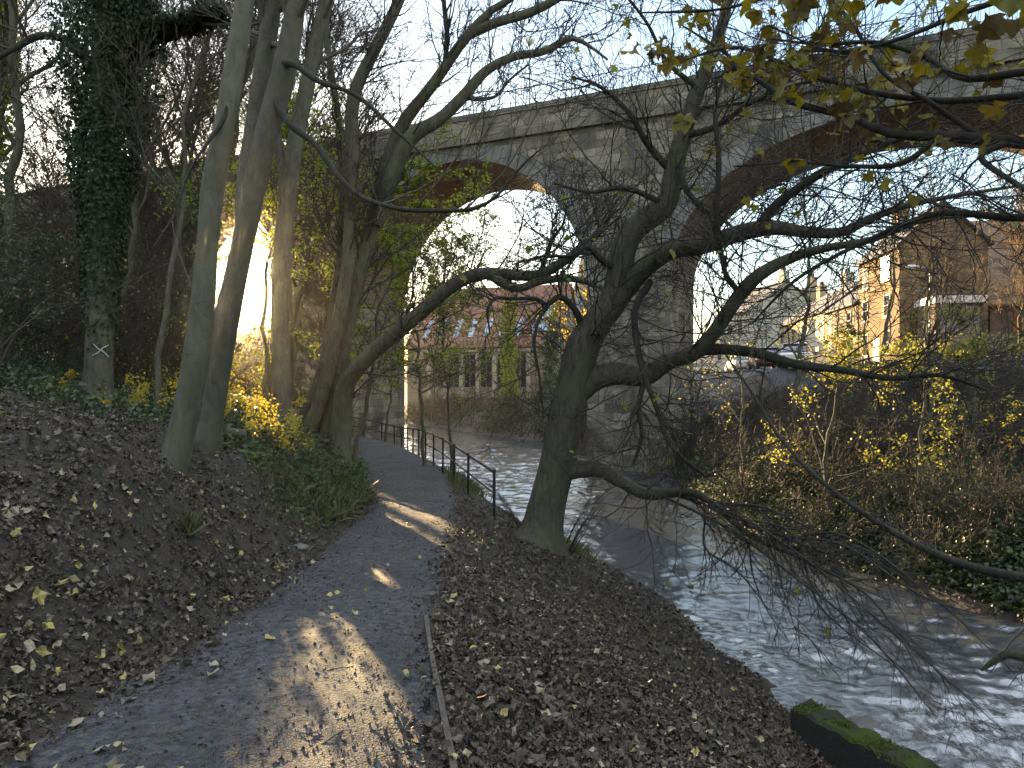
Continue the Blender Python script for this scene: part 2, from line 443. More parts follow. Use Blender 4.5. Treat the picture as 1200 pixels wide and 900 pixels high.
# ------------------------------------------------------------------ mesh helpers
class MB:
    def __init__(s):
        s.v = []; s.f = []; s.uv = []; s.n = 0; s.hasuv = False

    def add(s, v, f, uv=None):
        v = np.asarray(v, float).reshape(-1, 3); f = np.asarray(f, int)
        s.v.append(v); s.f.append(f + s.n); s.n += len(v)
        if uv is None:
            uv = np.zeros((f.shape[0], f.shape[1], 2))
        else:
            s.hasuv = True
        s.uv.append(np.asarray(uv, float))

    def quad(s, a, b, c, d, uv=None):
        s.add([a, b, c, d], [[0, 1, 2, 3]], None if uv is None else [uv])

    def box(s, o, e1, e2, l0, l1, d0, d1, z0, z1):
        """box in frame o + l*e1 + d*e2 ; UVs in metres."""
        o = np.array((o[0], o[1], 0.0)); e1 = np.array((e1[0], e1[1], 0.0)); e2 = np.array((e2[0], e2[1], 0.0))
        P = lambda l, d, z: o + l * e1 + d * e2 + np.array((0, 0, z))
        L = [(l0, d0), (l1, d0), (l1, d1), (l0, d1)]
        for i in range(4):
            a = L[i]; b = L[(i + 1) % 4]
            u = (lambda p: p[0]) if i % 2 == 0 else (lambda p: p[1])
            s.quad(P(*a, z0), P(*b, z0), P(*b, z1), P(*a, z1), [(u(a), z0), (u(b), z0), (u(b), z1), (u(a), z1)])
        s.quad(P(l0, d0, z1), P(l1, d0, z1), P(l1, d1, z1), P(l0, d1, z1), [(l0, d0), (l1, d0), (l1, d1), (l0, d1)])
        s.quad(P(l0, d1, z0), P(l1, d1, z0), P(l1, d0, z0), P(l0, d0, z0), [(l0, d1), (l1, d1), (l1, d0), (l0, d0)])

    def tubes(s, P, Rr, sides=5, cap=False):
        P = np.asarray(P, float); Rr = np.asarray(Rr, float)
        if P.ndim == 2:
            P = P[None]; Rr = Rr[None]
        m, k, _ = P.shape
        T = np.gradient(P, axis=1)
        T /= np.linalg.norm(T, axis=2, keepdims=True) + 1e-9
        D = P[:, -1] - P[:, 0]
        ref = np.cross(D, np.array((.31, .52, .79)))
        bad = np.linalg.norm(ref, axis=1) < 1e-6
        ref[bad] = (1, 0, 0)
        ref /= np.linalg.norm(ref, axis=1, keepdims=True)
        A = np.cross(T, ref[:, None, :]); A /= np.linalg.norm(A, axis=2, keepdims=True) + 1e-9
        B = np.cross(T, A)
        th = np.arange(sides) * 2 * math.pi / sides
        Rs = Rr if Rr.ndim == 3 else Rr[..., None]
        V = P[:, :, None, :] + (A[:, :, None, :] * (np.cos(th)[:, None]) + B[:, :, None, :] * (np.sin(th)[:, None])) * (Rs * np.ones(sides))[..., None]
        i = np.arange(m)[:, None, None] * k * sides; j = np.arange(k - 1)[None, :, None] * sides; q = np.arange(sides)[None, None, :]
        q2 = (q + 1) % sides
        a = i + j + q; b = i + j + q2
        f = np.stack([a, b, b + sides, a + sides], -1).reshape(-1, 4)
        s.add(V.reshape(-1, 3), f)
        if cap:
            for e in (0, k - 1):
                idx = (np.arange(m)[:, None] * k + e) * sides + np.arange(sides)[None]
                VV = V.reshape(-1, 3)[idx]
                if e == 0:
                    VV = VV[:, ::-1]
                c = VV.mean(1, keepdims=True)
                for mm in range(m):
                    vv = np.vstack([VV[mm], c[mm]])
                    s.add(vv, [[x, (x + 1) % sides, sides] for x in range(sides)])

    def build(s, name, m, parent=None, smooth=True, base=None):
        V = np.concatenate(s.v) if s.v else np.zeros((0, 3))
        off = np.array(parent.location) if parent is not None else (np.zeros(3) if base is None else np.array(base))
        p = parent
        while p is not None and p.parent is not None:
            p = p.parent; off = off + np.array(p.location)
        V = V - off
        me = bpy.data.meshes.new(name)
        me.vertices.add(len(V)); me.vertices.foreach_set('co', V.astype(np.float32).ravel())
        sizes = np.concatenate([np.full(len(f), f.shape[1]) for f in s.f])
        loops = np.concatenate([f.ravel() for f in s.f])
        me.loops.add(len(loops)); me.loops.foreach_set('vertex_index', loops.astype(np.int32))
        me.polygons.add(len(sizes))
        st = np.concatenate([[0], np.cumsum(sizes)[:-1]])
        me.polygons.foreach_set('loop_start', st.astype(np.int32))
        me.polygons.foreach_set('loop_total', sizes.astype(np.int32))
        if s.hasuv:
            uv = np.concatenate([u.reshape(-1, 2) for u in s.uv])
            l = me.uv_layers.new(name='UVMap'); l.data.foreach_set('uv', uv.astype(np.float32).ravel())
        me.polygons.foreach_set('use_smooth', np.full(len(sizes), bool(smooth)))
        me.update(calc_edges=True)
        me.materials.append(m)
        ob = bpy.data.objects.new(name, me); COL.objects.link(ob)
        if parent is not None:
            ob.parent = parent
        elif base is not None:
            ob.location = base
        return ob


def tag(o, label=None, cat=None, group=None, kind=None):
    for k, v in (('label', label), ('category', cat), ('group', group), ('kind', kind)):
        if v:
            o[k] = v
    return o


def thing(name, loc, label, cat, group=None):
    o = bpy.data.objects.new(name, None); COL.objects.link(o)
    o.location = tuple(float(v) for v in loc); o.empty_display_size = .2
    return tag(o, label, cat, group)


def copy_tree(o, parent=None):
    c = o.copy(); COL.objects.link(c); c.parent = parent
    for ch in list(o.children):
        copy_tree(ch, c)
    return c


# ------------------------------------------------------------------ branching
def nrm(v):
    return v / (np.linalg.norm(v, axis=-1, keepdims=True) + 1e-9)


def spline(pts, K):
    """Catmull-Rom through rows (x,y,z,r)."""
    p = np.asarray(pts, float)
    d = np.concatenate([[0], np.cumsum(np.linalg.norm(np.diff(p[:, :3], axis=0), axis=1))])
    t = np.linspace(0, d[-1], K)
    out = np.zeros((K, p.shape[1]))
    m = np.gradient(p, d, axis=0) if len(p) > 2 else np.repeat((p[1:] - p[:1]) / d[-1], 2, 0)
    i = np.clip(np.searchsorted(d, t, side='right') - 1, 0, len(d) - 2)
    h = (d[i + 1] - d[i])[:, None]; s = ((t - d[i])[:, None]) / h
    out = (2 * s ** 3 - 3 * s ** 2 + 1) * p[i] + (s ** 3 - 2 * s ** 2 + s) * h * m[i] + (-2 * s ** 3 + 3 * s ** 2) * p[i + 1] + (s ** 3 - s ** 2) * h * m[i + 1]
    return out


def limb(pts, K=28):
    rows = []
    for p in pts:
        if p[0] == 'w':
            rows.append(p[1:5])
        else:
            px, py, Y, w = p
            q = at(px, py, Y); rows.append((q[0], q[1], q[2], w * .5 * Y / F))
    s = spline(rows, K)
    return s[:, :3], np.maximum(s[:, 3], .002)


def plen(P):
    return np.linalg.norm(np.diff(P, axis=1), axis=2).sum(1)


def sprout(P, Rr, per_m, lo, hi, ang, length, K, wander, up, ratio, rng, lencap=None, rcap=1.0, taper=.3, minr=.0012, bias=None, step_up=None):
    L = plen(P)
    cnt = rng.poisson(per_m * L)
    idx = np.repeat(np.arange(len(P)), cnt)
    n = len(idx)
    if n == 0:
        return np.zeros((0, K, 3)), np.zeros((0, K))
    f = rng.uniform(lo, hi, n)
    Kp = P.shape[1]
    x = f * (Kp - 1); i = np.minimum(x.astype(int), Kp - 2); a = (x - i)[:, None]
    base = P[idx, i] * (1 - a) + P[idx, i + 1] * a
    rad = Rr[idx, i] * (1 - a[:, 0]) + Rr[idx, i + 1] * a[:, 0]
    tan = nrm(P[idx, i + 1] - P[idx, i])
    v = rng.normal(size=(n, 3)); v -= (v * tan).sum(1, keepdims=True) * tan; v = nrm(v)
    an = np.radians(rng.normal(ang, 14, n))[:, None]
    d = tan * np.cos(an) + v * np.sin(an)
    d[:, 2] += up
    if bias is not None:
        d = d + np.asarray(bias)
    d = nrm(d)
    ln = length * rng.uniform(.45, 1.35, n) * (1.15 - .55 * f)
    if lencap is not None:
        ln = np.minimum(ln, lencap * L[idx])
    out = np.zeros((n, K, 3)); out[:, 0] = base
    su = up * .3 if step_up is None else step_up
    st = (ln / (K - 1))[:, None]
    for k in range(1, K):
        d = d + rng.normal(size=(n, 3)) * wander
        d[:, 2] += su
        d = nrm(d)
        out[:, k] = out[:, k - 1] + d * st
    r0 = np.clip(rad * ratio * rng.uniform(.7, 1.1, n), minr, rcap)
    RR = r0[:, None] * np.linspace(1, taper, K)[None]
    return out, np.maximum(RR, minr * .7)


def stack_limbs(limbs):
    return np.stack([l[0] for l in limbs]), np.stack([l[1] for l in limbs])


def leaf_points(P, n, rng, lo=.2, jitter=.02):
    m, K, _ = P.shape
    i = rng.integers(0, m, n); x = rng.uniform(lo, .999, n) * (K - 1); k = np.minimum(x.astype(int), K - 2); a = (x - k)[:, None]
    return P[i, k] * (1 - a) + P[i, k + 1] * a + rng.normal(size=(n, 3)) * jitter


TPL_SMALL = (np.array([(0, 0, 0), (-.32, .45, .08), (0, 1, -.05), (.32, .45, .08), (0, .5, 0)]), np.array([(0, 4, 1), (1, 4, 2), (4, 3, 2), (0, 3, 4)]))
_r = []
for a, r in [(-90, .12), (-62, .42), (-38, .62), (-20, .46), (2, .72), (22, .93), (38, .62), (56, .70), (76, .88), (90, 1.05), (104, .88), (124, .70), (142, .62), (158, .93), (178, .72), (200, .46), (218, .62), (242, .42)]:
    _r.append((r * math.cos(R(a)), r * math.sin(R(a)) + .12, 0))
_r = np.array(_r)
_mp = np.vstack([[(0, .2, 0)], _r]); _mp[:, 2] = -.22 * (np.hypot(_mp[:, 0], _mp[:, 1]) ** 2) + .05 * np.sin(_mp[:, 0] * 9)
TPL_MAPLE = (_mp, np.array([(0, i + 1, (i + 1) % len(_r) + 1) for i in range(len(_r))]))
_a = np.linspace(0, 2 * math.pi, 8, endpoint=False)
_lr = np.array([.55, .42, .6, .4, .62, .4, .58, .42])
_lt = np.vstack([[(0, 0, 0)], np.stack([_lr * np.cos(_a), _lr * np.sin(_a) * .8, 0 * _a], 1)])
TPL_LITTER = (_lt, np.array([(0, i + 1, (i + 1) % 8 + 1) for i in range(8)]))
TPL_IVY = (np.array([(0, 0, 0), (-.5, .15, .05), (-.32, .55, .02), (0, 1, -.1), (.32, .55, .02), (.5, .15, .05)]), np.array([(0, 3, 2), (0, 2, 1), (0, 5, 4), (0, 4, 3)]))
TPL_BLADE = (np.array([(-.04, 0, 0), (.04, 0, 0), (.05, .5, .1), (-.05, .5, .1), (0, 1, .0)]), np.array([(0, 1, 2), (0, 2, 3), (3, 2, 4)]))


def scatter(mb, tpl, pos, size, rng, normal=None, spread=1.0, crumple=0, dirs=None):
    """copy the leaf template to every position; normals random about `normal` with the given spread."""
    V, Fc = tpl
    n = len(pos)
    if n == 0:
        return
    size = np.broadcast_to(np.asarray(size, float), (n,))
    base = np.zeros((n, 3)) if normal is None else np.broadcast_to(np.asarray(normal, float), (n, 3))
    nz = nrm(base + rng.normal(size=(n, 3)) * spread)
    t = rng.normal(size=(n, 3)) if dirs is None else dirs + rng.normal(size=(n, 3)) * .25
    t = t - (t * nz).sum(1, keepdims=True) * nz; t = nrm(t)
    b = np.cross(t, nz)
    L = np.repeat(V[None], n, 0).copy()
    if crumple:
        L[:, :, 2] += rng.normal(size=L.shape[:2]) * crumple
        L[:, :, :2] *= rng.uniform(.75, 1.25, size=(n, 1, 2))
    W = (b[:, None] * L[..., :1] + t[:, None] * L[..., 1:2] + nz[:, None] * L[..., 2:3]) * size[:, None, None] + pos[:, None]
    f = (Fc[None] + (np.arange(n) * len(V))[:, None, None]).reshape(-1, Fc.shape[1])
    mb.add(W.reshape(-1, 3), f)


def trunk_mesh(P, Rr, sides, rng, rough=.06, flare=0):
    """one tapered bole with knobbly radius and, when flare > 0, buttressed roots."""
    K = len(P)
    th = np.arange(sides) * 2 * math.pi / sides
    kk = np.arange(K)[:, None]
    ph = rng.uniform(0, 6.28, 6)
    w = 1 + rough * (np.sin(2 * th + ph[0] + kk * .15) + .7 * np.sin(3 * th + ph[1] - kk * .23) + .5 * np.sin(5 * th + ph[2] + kk * .4)) + rng.normal(size=(K, sides)) * rough * .25
    if flare:
        d = np.concatenate([[0], np.cumsum(np.linalg.norm(np.diff(P, axis=0), axis=1))])
        fl = np.exp(-d / .22)[:, None] * flare
        w = w + fl * (.45 + .55 * np.maximum(0, np.sin(3 * th + ph[3])) + .4 * np.maximum(0, np.sin(5 * th + ph[4])))
    return P[None], (Rr[:, None] * w)[None]


def finish_tree(root, limbs, rng, barkm, twigm, lv, leaves=None, trunk_n=1, flare=.6, sides=14):
    """limbs: hand-drawn (P,R); lv: list of sprout kwargs from coarse to fine. Returns finest twigs."""
    for i, (P, Rr) in enumerate(limbs[:trunk_n]):
        mb = MB()
        a, b = trunk_mesh(P, Rr, sides, rng, .045, flare)
        mb.tubes(a, b, sides, cap=False)
        mb.build('trunk', barkm, root)
    if len(limbs) > trunk_n:
        for P, Rr in limbs[trunk_n:]:
            mb = MB()
            a, b = trunk_mesh(P, Rr, 10, rng, .06, 0)
            mb.tubes(a, b, 10)
            mb.build('limb', barkm if Rr.max() > .1 else M['bark_thin'], root)
    P, Rr = stack_limbs(limbs)
    tw = MB(); allP = []
    src = [(P, Rr)]
    mr = .00060 * float(np.mean(P[..., 1]))
    for kw in lv:
        kw = dict(minr=mr, **kw); sd = kw.pop('sides', 4); frm = kw.pop('frm', None)
        nxt = []
        use = src if frm is None else [src[j] for j in frm]
        for (p, r) in use:
            q, s = sprout(p, r, rng=rng, **kw)
            if len(q):
                tw.tubes(q, s, sd); nxt.append((q, s)); allP.append(q)
        src = nxt if nxt else src
    if tw.v:
        tw.build('crown', twigm, root)
    return allP


def tubes_leaves(root, allP, n, tpl, size, m, rng, name='leaves', zmin=None, filt=None, jitter=.03, spread=1.0, normal=None):
    P = np.concatenate([p if p.shape[1] == allP[-1].shape[1] else p[:, np.linspace(0, p.shape[1] - 1, allP[-1].shape[1]).astype(int)] for p in allP])
    pos = leaf_points(P, n, rng, .3, jitter)
    if filt is not None:
        pos = pos[filt(pos)]
    mb = MB(); scatter(mb, tpl, pos, size * rng.uniform(.65, 1.25, len(pos)), rng, normal, spread)
    return mb.build(name, m, root)


def base_of(P):
    p = P[0][0]
    return (p[0], p[1], gz(p[0], p[1]))


# ================================================================== SETTING
def axis(a, b, step, outs):
    mid = list(np.arange(a, b, step))
    lo = [a]; hi = [mid[-1]]
    s = step
    while lo[-1] > outs[0]:
        s *= 1.16; lo.append(lo[-1] - s)
    s = step
    while hi[-1] < outs[1]:
        s *= 1.10; hi.append(hi[-1] + s)
    return np.array(lo[:0:-1] + mid + hi[1:])


gx = axis(-6.5, 6.5, .085, (-450, 450)); gy = axis(1.5, 17, .085, (-60, 700))
GX, GY = np.meshgrid(gx, gy)
GZ = ground_z(GX, GY)
mb = MB()
ny, nx = GX.shape
ii = np.arange(ny - 1)[:, None] * nx + np.arange(nx - 1)[None]
mb.add(np.stack([GX, GY, GZ], -1), np.stack([ii, ii + 1, ii + nx + 1, ii + nx], -1).reshape(-1, 4))
g = mb.build('ground', M['ground']); tag(g, kind='structure')

# path sheet
ps = spline(np.column_stack([PATH[:, 0], PATH[:, 1], PATH[:, 2], PATH[:, 3]]), 700)
tn = np.gradient(ps[:, :2], axis=0); tn /= np.linalg.norm(tn, axis=1, keepdims=True)
rt = np.stack([tn[:, 1], -tn[:, 0]], 1)
u = np.linspace(-1.12, 1.12, 41)
PX = ps[:, 0:1] + rt[:, 0:1] * u * ps[:, 3:4]; PY = ps[:, 1:2] + rt[:, 1:2] * u * ps[:, 3:4]
PZ = ground_z(PX, PY) + .03 * (1 - np.abs(u)[None] ** 4 * 1.15) + fbm(PX * 3, PY * 3, 77) * .02 * np.abs(u)[None] + .006
mb = MB(); nyp, nxp = PX.shape
ii = np.arange(nyp - 1)[:, None] * nxp + np.arange(nxp - 1)[None]
mb.add(np.stack([PX, PY, PZ], -1), np.stack([ii, ii + 1, ii + nxp + 1, ii + nxp], -1).reshape(-1, 4))
tag(mb.build('path', M['path']), kind='structure')

# river
wx = axis(-7, 9.5, .05, (-150, 16)); wy = [-25.0, -12, -5, 0, 3, 4.5, 5]
while wy[-1] < 190:
    wy.append(wy[-1] + (max(.045, .0045 * wy[-1]) if wy[-1] < 75 else 3.0))
wy = np.array(wy)
WX, WY = np.meshgrid(wx, wy)
calm = np.exp(-(((WX - 3.6) / 2.4) ** 2 + ((WY - 17.5) / 5.0) ** 2))
wa = 1 - .8 * calm + .15 * smooth(11, 8, WY)
u_ = WX * .95 + WY * .3; v_ = WY * .95 - WX * .3
WZ = WATER + wa * (vnoise(u_ * 1.4, v_ * 1.9, 50) * .07 + vnoise(u_ * 2.8, v_ * 3.8, 51) * .056 + vnoise(u_ * 5, v_ * 7.5, 52) * .042 + vnoise(u_ * 8, v_ * 12, 53) * .024) + vnoise(WX * 6, WY * 8, 55) * .006
fo = np.exp(-(((WX - 4.9) / .9) ** 2 + ((WY - 7.6) / .8) ** 2)) * .6 + np.exp(-(((WX - 6.6) / 1.6) ** 2 + ((WY - 8.4) / .5) ** 2)) * .5
WZ = WZ + fo * fbm(WX * 5, WY * 5, 58, 2) * .10
mb = MB(); nyw, nxw = WX.shape
ii = np.arange(nyw - 1)[:, None] * nxw + np.arange(nxw - 1)[None]
mb.add(np.stack([WX, WY, WZ], -1), np.stack([ii, ii + 1, ii + nxw + 1, ii + nxw], -1).reshape(-1, 4))
river = mb.build('river', M['water']); tag(river, kind='structure')
at_ = river.data.attributes.new('foam', 'FLOAT', 'POINT'); at_.data.foreach_set('value', fo.astype(np.float32).ravel())

# street
mb = MB()
sx_, sy_ = np.meshgrid(np.linspace(14.5, 20.5, 8), np.linspace(38.5, 78, 30))
sz_ = ground_z(sx_, sy_, False) + .03
ii = np.arange(29)[:, None] * 8 + np.arange(7)[None]
mb.add(np.stack([sx_, sy_, sz_], -1), np.stack([ii, ii + 1, ii + 9, ii + 8], -1).reshape(-1, 4))
tag(mb.build('street', M['asphalt']), kind='structure')

# ================================================================== VIADUCT
VO = np.array((3.379, 32.0)); VD = np.array((-.9135, .4067)); VN = np.array((.4067, .9135))
DEP = 5.76; ZS = 13.15; ZT = 14.6
ARCH = [(-21.8, -3.73, 6.3, 5.87), (0.0, 13.33, 5.8, 6.67), (17.06, 30.39, 5.8, 6.67), (34.12, 47.45, 5.8, 6.67)]
PIERS = [(-25.6, -21.8), (-3.73, 0.0), (13.33, 17.06), (30.39, 34.12), (47.45, 51.2)]


def V3(s, d, z):
    p = VO + s * VD + d * VN
    return np.array((p[0], p[1], z))


via = thing('stone_viaduct', (*VO, WATER), 'tall grey stone viaduct striding on round arches over the river', 'viaduct')
# piers
for k, (a, b) in enumerate(PIERS):
    mb = MB(); mb.box(VO, VD, VN, a, b, 0, DEP, -3.2, 5.8)
    pr = mb.build('pier', M['stone'], via, smooth=False)
# spandrels
mbn = MB(); mbf = MB()
spans = []
for a, b in PIERS:
    spans.append((a, b, None))
for A in ARCH:
    spans.append((A[0], A[1], A))
for a, b, A in spans:
    n = 1 if A is None else 48
    if A is None:
        ss = np.array([a, b]); zb = np.array([5.8, 5.8])
    else:
        ph = np.linspace(0, math.pi, n + 1)
        ss = (a + b) / 2 - np.cos(ph) * (b - a) / 2; zb = A[2] + A[3] * np.sin(ph)
    for i in range(len(ss) - 1):
        s0, s1, z0, z1 = ss[i], ss[i + 1], zb[i], zb[i + 1]
        for d, mb in ((0, mbn), (DEP, mbf)):
            q = [V3(s0, d, z0), V3(s1, d, z1), V3(s1, d, ZS), V3(s0, d, ZS)]
            mb.add(q if d else q[::-1], [[0, 1, 2, 3]], [[(s0, z0), (s1, z1), (s1, ZS), (s0, ZS)] if d else [(s0, ZS), (s1, ZS), (s1, z1), (s0, z0)]])
mbn.build('spandrel_wall', M['stone'], via, smooth=False); mbf.build('spandrel_wall', M['stone'], via, smooth=False)
for A in ARCH:
    a, b, hs, r = A
    mb = MB(); rg = MB(); n = 48
    ph = np.linspace(0, math.pi, n + 1)
    ss = (a + b) / 2 - np.cos(ph) * (b - a) / 2; zz = hs + r * np.sin(ph)
    S = np.concatenate([[a], ss, [b]]); Z = np.concatenate([[5.8], zz, [5.8]])
    if hs <= 5.81:
        S, Z = ss, zz
    al = np.concatenate([[0], np.cumsum(np.hypot(np.diff(S), np.diff(Z)))])
    for i in range(len(S) - 1):
        mb.add([V3(S[i], 0, Z[i]), V3(S[i + 1], 0, Z[i + 1]), V3(S[i + 1], DEP, Z[i + 1]), V3(S[i], DEP, Z[i])], [[0, 1, 2, 3]],
               [[(0, al[i]), (0, al[i + 1]), (DEP, al[i + 1]), (DEP, al[i])]])
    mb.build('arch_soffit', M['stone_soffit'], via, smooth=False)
    w = .8; so = (a + b) / 2 - np.cos(ph) * ((b - a) / 2 + w); zo = hs + (r + w) * np.sin(ph)
    al = np.concatenate([[0], np.cumsum(np.hypot(np.diff(ss), np.diff(zz)))])
    pr_ = -.05
    for i in range(n):
        rg.add([V3(so[i], pr_, zo[i]), V3(so[i + 1], pr_, zo[i + 1]), V3(ss[i + 1], pr_, zz[i + 1]), V3(ss[i], pr_, zz[i])], [[0, 1, 2, 3]],
               [[(al[i], 1.0), (al[i + 1], 1.0), (al[i + 1], .2), (al[i], .2)]])
        rg.quad(V3(so[i], pr_, zo[i]), V3(so[i], 0, zo[i]), V3(so[i + 1], 0, zo[i + 1]), V3(so[i + 1], pr_, zo[i + 1]))
        rg.quad(V3(ss[i], pr_, zz[i]), V3(ss[i + 1], pr_, zz[i + 1]), V3(ss[i + 1], 0, zz[i + 1]), V3(ss[i], 0, zz[i]))
    rg.build('arch_ring', M['stone_ring'], via, smooth=False)
S0, S1 = -25.6, 51.2
for d0, d1 in ((-.22, .45), (DEP - .45, DEP + .22)):
    mb = MB(); mb.box(VO, VD, VN, S0 - 25, S1 + 45, d0, d1, ZS, ZS + .32); mb.build('string_course', M['stone_trim'], via, smooth=False)
for d0, d1 in ((0.0, .42), (DEP - .42, DEP)):
    mb = MB(); mb.box(VO, VD, VN, S0 - 25, S1 + 45, d0, d1, ZS + .32, ZT - .22); mb.build('parapet', M['stone'], via, smooth=False)
    mb = MB(); mb.box(VO, VD, VN, S0 - 25, S1 + 45, d0 - .07, d1 + .07, ZT - .22, ZT); mb.build('coping', M['stone_trim'], via, smooth=False)
mb = MB(); mb.box(VO, VD, VN, S0 - 25, S1 + 45, .47, DEP - .47, ZS - .3, ZS + .25); mb.build('deck', M['concrete'], via, smooth=False)
for a, b in ((S0 - 25, S0), (S1, S1 + 45)):
    mb = MB(); mb.box(VO, VD, VN, a, b, 0, DEP, -3.2, ZS); mb.build('abutment', M['stone'], via, smooth=False)

# railing on the parapet
rl = thing('parapet_railing', V3(0, .2, ZT), 'thin black iron railing along the top of the viaduct parapet', 'railing')
mb = MB()
for zz in (.12, .92):
    mb.box(VO, VD, VN, -30, 40, .19, .225, ZT + zz, ZT + zz + .03)
mb.build('rail', M['iron'], rl, smooth=False)
mb = MB()
sl = np.arange(-30, 40, .14)
P = np.stack([np.stack([V3(s, .205, ZT) for s in sl]), np.stack([V3(s, .205, ZT + .95) for s in sl])], 1)
mb.tubes(P, np.full(P.shape[:2], .008), 4); mb.build('bar_grille', M['iron'], rl)
for s in np.arange(-30, 40.1, 2.8):
    mb = MB(); mb.tubes(np.array([V3(s, .205, ZT), V3(s, .205, ZT + 1.05)]), np.array([.022, .022]), 6, True); mb.build('post', M['iron'], rl)
# lamp on the viaduct
lp = V3(3.3, 1.2, ZS + .25)
lt = thing('street_lamp', lp, 'slim lamp standing up behind the viaduct parapet railing against the sky', 'street lamp')
mb = MB(); mb.tubes(np.array([lp, lp + (0, 0, 4.6)]), np.array([.05, .035]), 8, True); mb.build('pole', M['metal_grey'], lt)
mb = MB(); q = lp + np.array((0, 0, 4.6)); mb.tubes(np.array([q, q + (0, 0, .12), q + (0, 0, .3), q + (0, 0, .42)]), np.array([.08, .2, .24, .1]), 10, True); mb.build('lamp_head', M['lamp_glass'], lt)

# ================================================================== PATH RAILING
posts = [(-.36, 14.4), (-1.05, 17.1), (-1.55, 19.1), (-2.05, 21.1), (-2.55, 23.1), (-3.05, 25.1), (-3.55, 27.1), (-4.05, 29.1), (-4.55, 31.0), (-5.1, 32.8), (-5.7, 34.4), (-6.5, 35.5), (-7.5, 36.0), (-8.6, 36.2)]
rail = thing('path_railing', (-3.05, 25.1, -1.0), 'black iron two-bar railing between the path and the river', 'railing')
pz = [min(gz(x, y), -.95) for x, y in posts]
pz = np.array(pz) + .1; pz = np.convolve(np.pad(pz, 1, mode='edge'), [.25, .5, .25], 'valid')
for (x, y), z in zip(posts, pz):
    mb = MB(); mb.tubes(np.array([(x, y, z - .35), (x, y, z + .93)]), np.array([.03, .03]), 8, True)
    mb.tubes(np.array([(x, y, z + .90), (x, y, z + .945), (x, y, z + .975)]), np.array([.045, .045, .015]), 8, True)
    mb.build('post', M['iron'], rail)
for h, r in ((.91, .029), (.48, .022)):
    mb = MB(); q = np.array([(x, y, z + h) for (x, y), z in zip(posts, pz)]); mb.tubes(q, np.full(len(q), r), 8, True); mb.build('rail', M['iron'], rail)

# ================================================================== TREES (drawn limb by limb)
TW = [dict(per_m=2.2, lo=.25, hi=1, ang=48, length=1.3, K=8, wander=.16, up=.12, ratio=.5, rcap=.018, sides=5),
      dict(per_m=4.0, lo=.2, hi=1, ang=42, length=.6, K=6, wander=.16, up=.08, ratio=.55, rcap=.006, sides=4),
      dict(per_m=4.0, lo=.25, hi=1, ang=40, length=.3, K=4, wander=.15, up=.08, ratio=.6, rcap=.003, sides=3)]


def fix_base(pts):
    """drop the first point of a drawn trunk onto the ground."""
    P = [list(p) for p in pts]
    q = at(P[0][0], P[0][1], P[0][2])
    z = gz(q[0], q[1]) - .18
    return [('w', q[0], q[1], z, P[0][3] * .5 * P[0][2] / F)] + [tuple(p) for p in P[1:] if at(*p[:3])[2] > z + .25]


def drawn(name, label, cat, trunks, limbs, lv, seed, barkm='bark_dark', twigm='twig', flare=.6, group=None, K=40):
    rng = np.random.default_rng(seed)
    L = [limb(fix_base(t), K) for t in trunks] + [limb(t, K) for t in limbs]
    b = base_of(L[0])
    root = thing(name, b, label, cat, group)
    allP = finish_tree(root, L, rng, M[barkm], M[twigm], lv, trunk_n=len(trunks), flare=flare)
    return root, allP, L, rng


UPP = [dict(per_m=1.0, lo=.5, hi=1, ang=42, length=2.6, K=10, wander=.12, up=.25, ratio=.5, rcap=.05, sides=6),
       dict(per_m=2.6, lo=.2, hi=1, ang=45, length=1.2, K=7, wander=.14, up=.15, ratio=.5, rcap=.014, sides=4),
       dict(per_m=4, lo=.2, hi=1, ang=42, length=.5, K=5, wander=.15, up=.1, ratio=.5, rcap=.005, sides=3)]

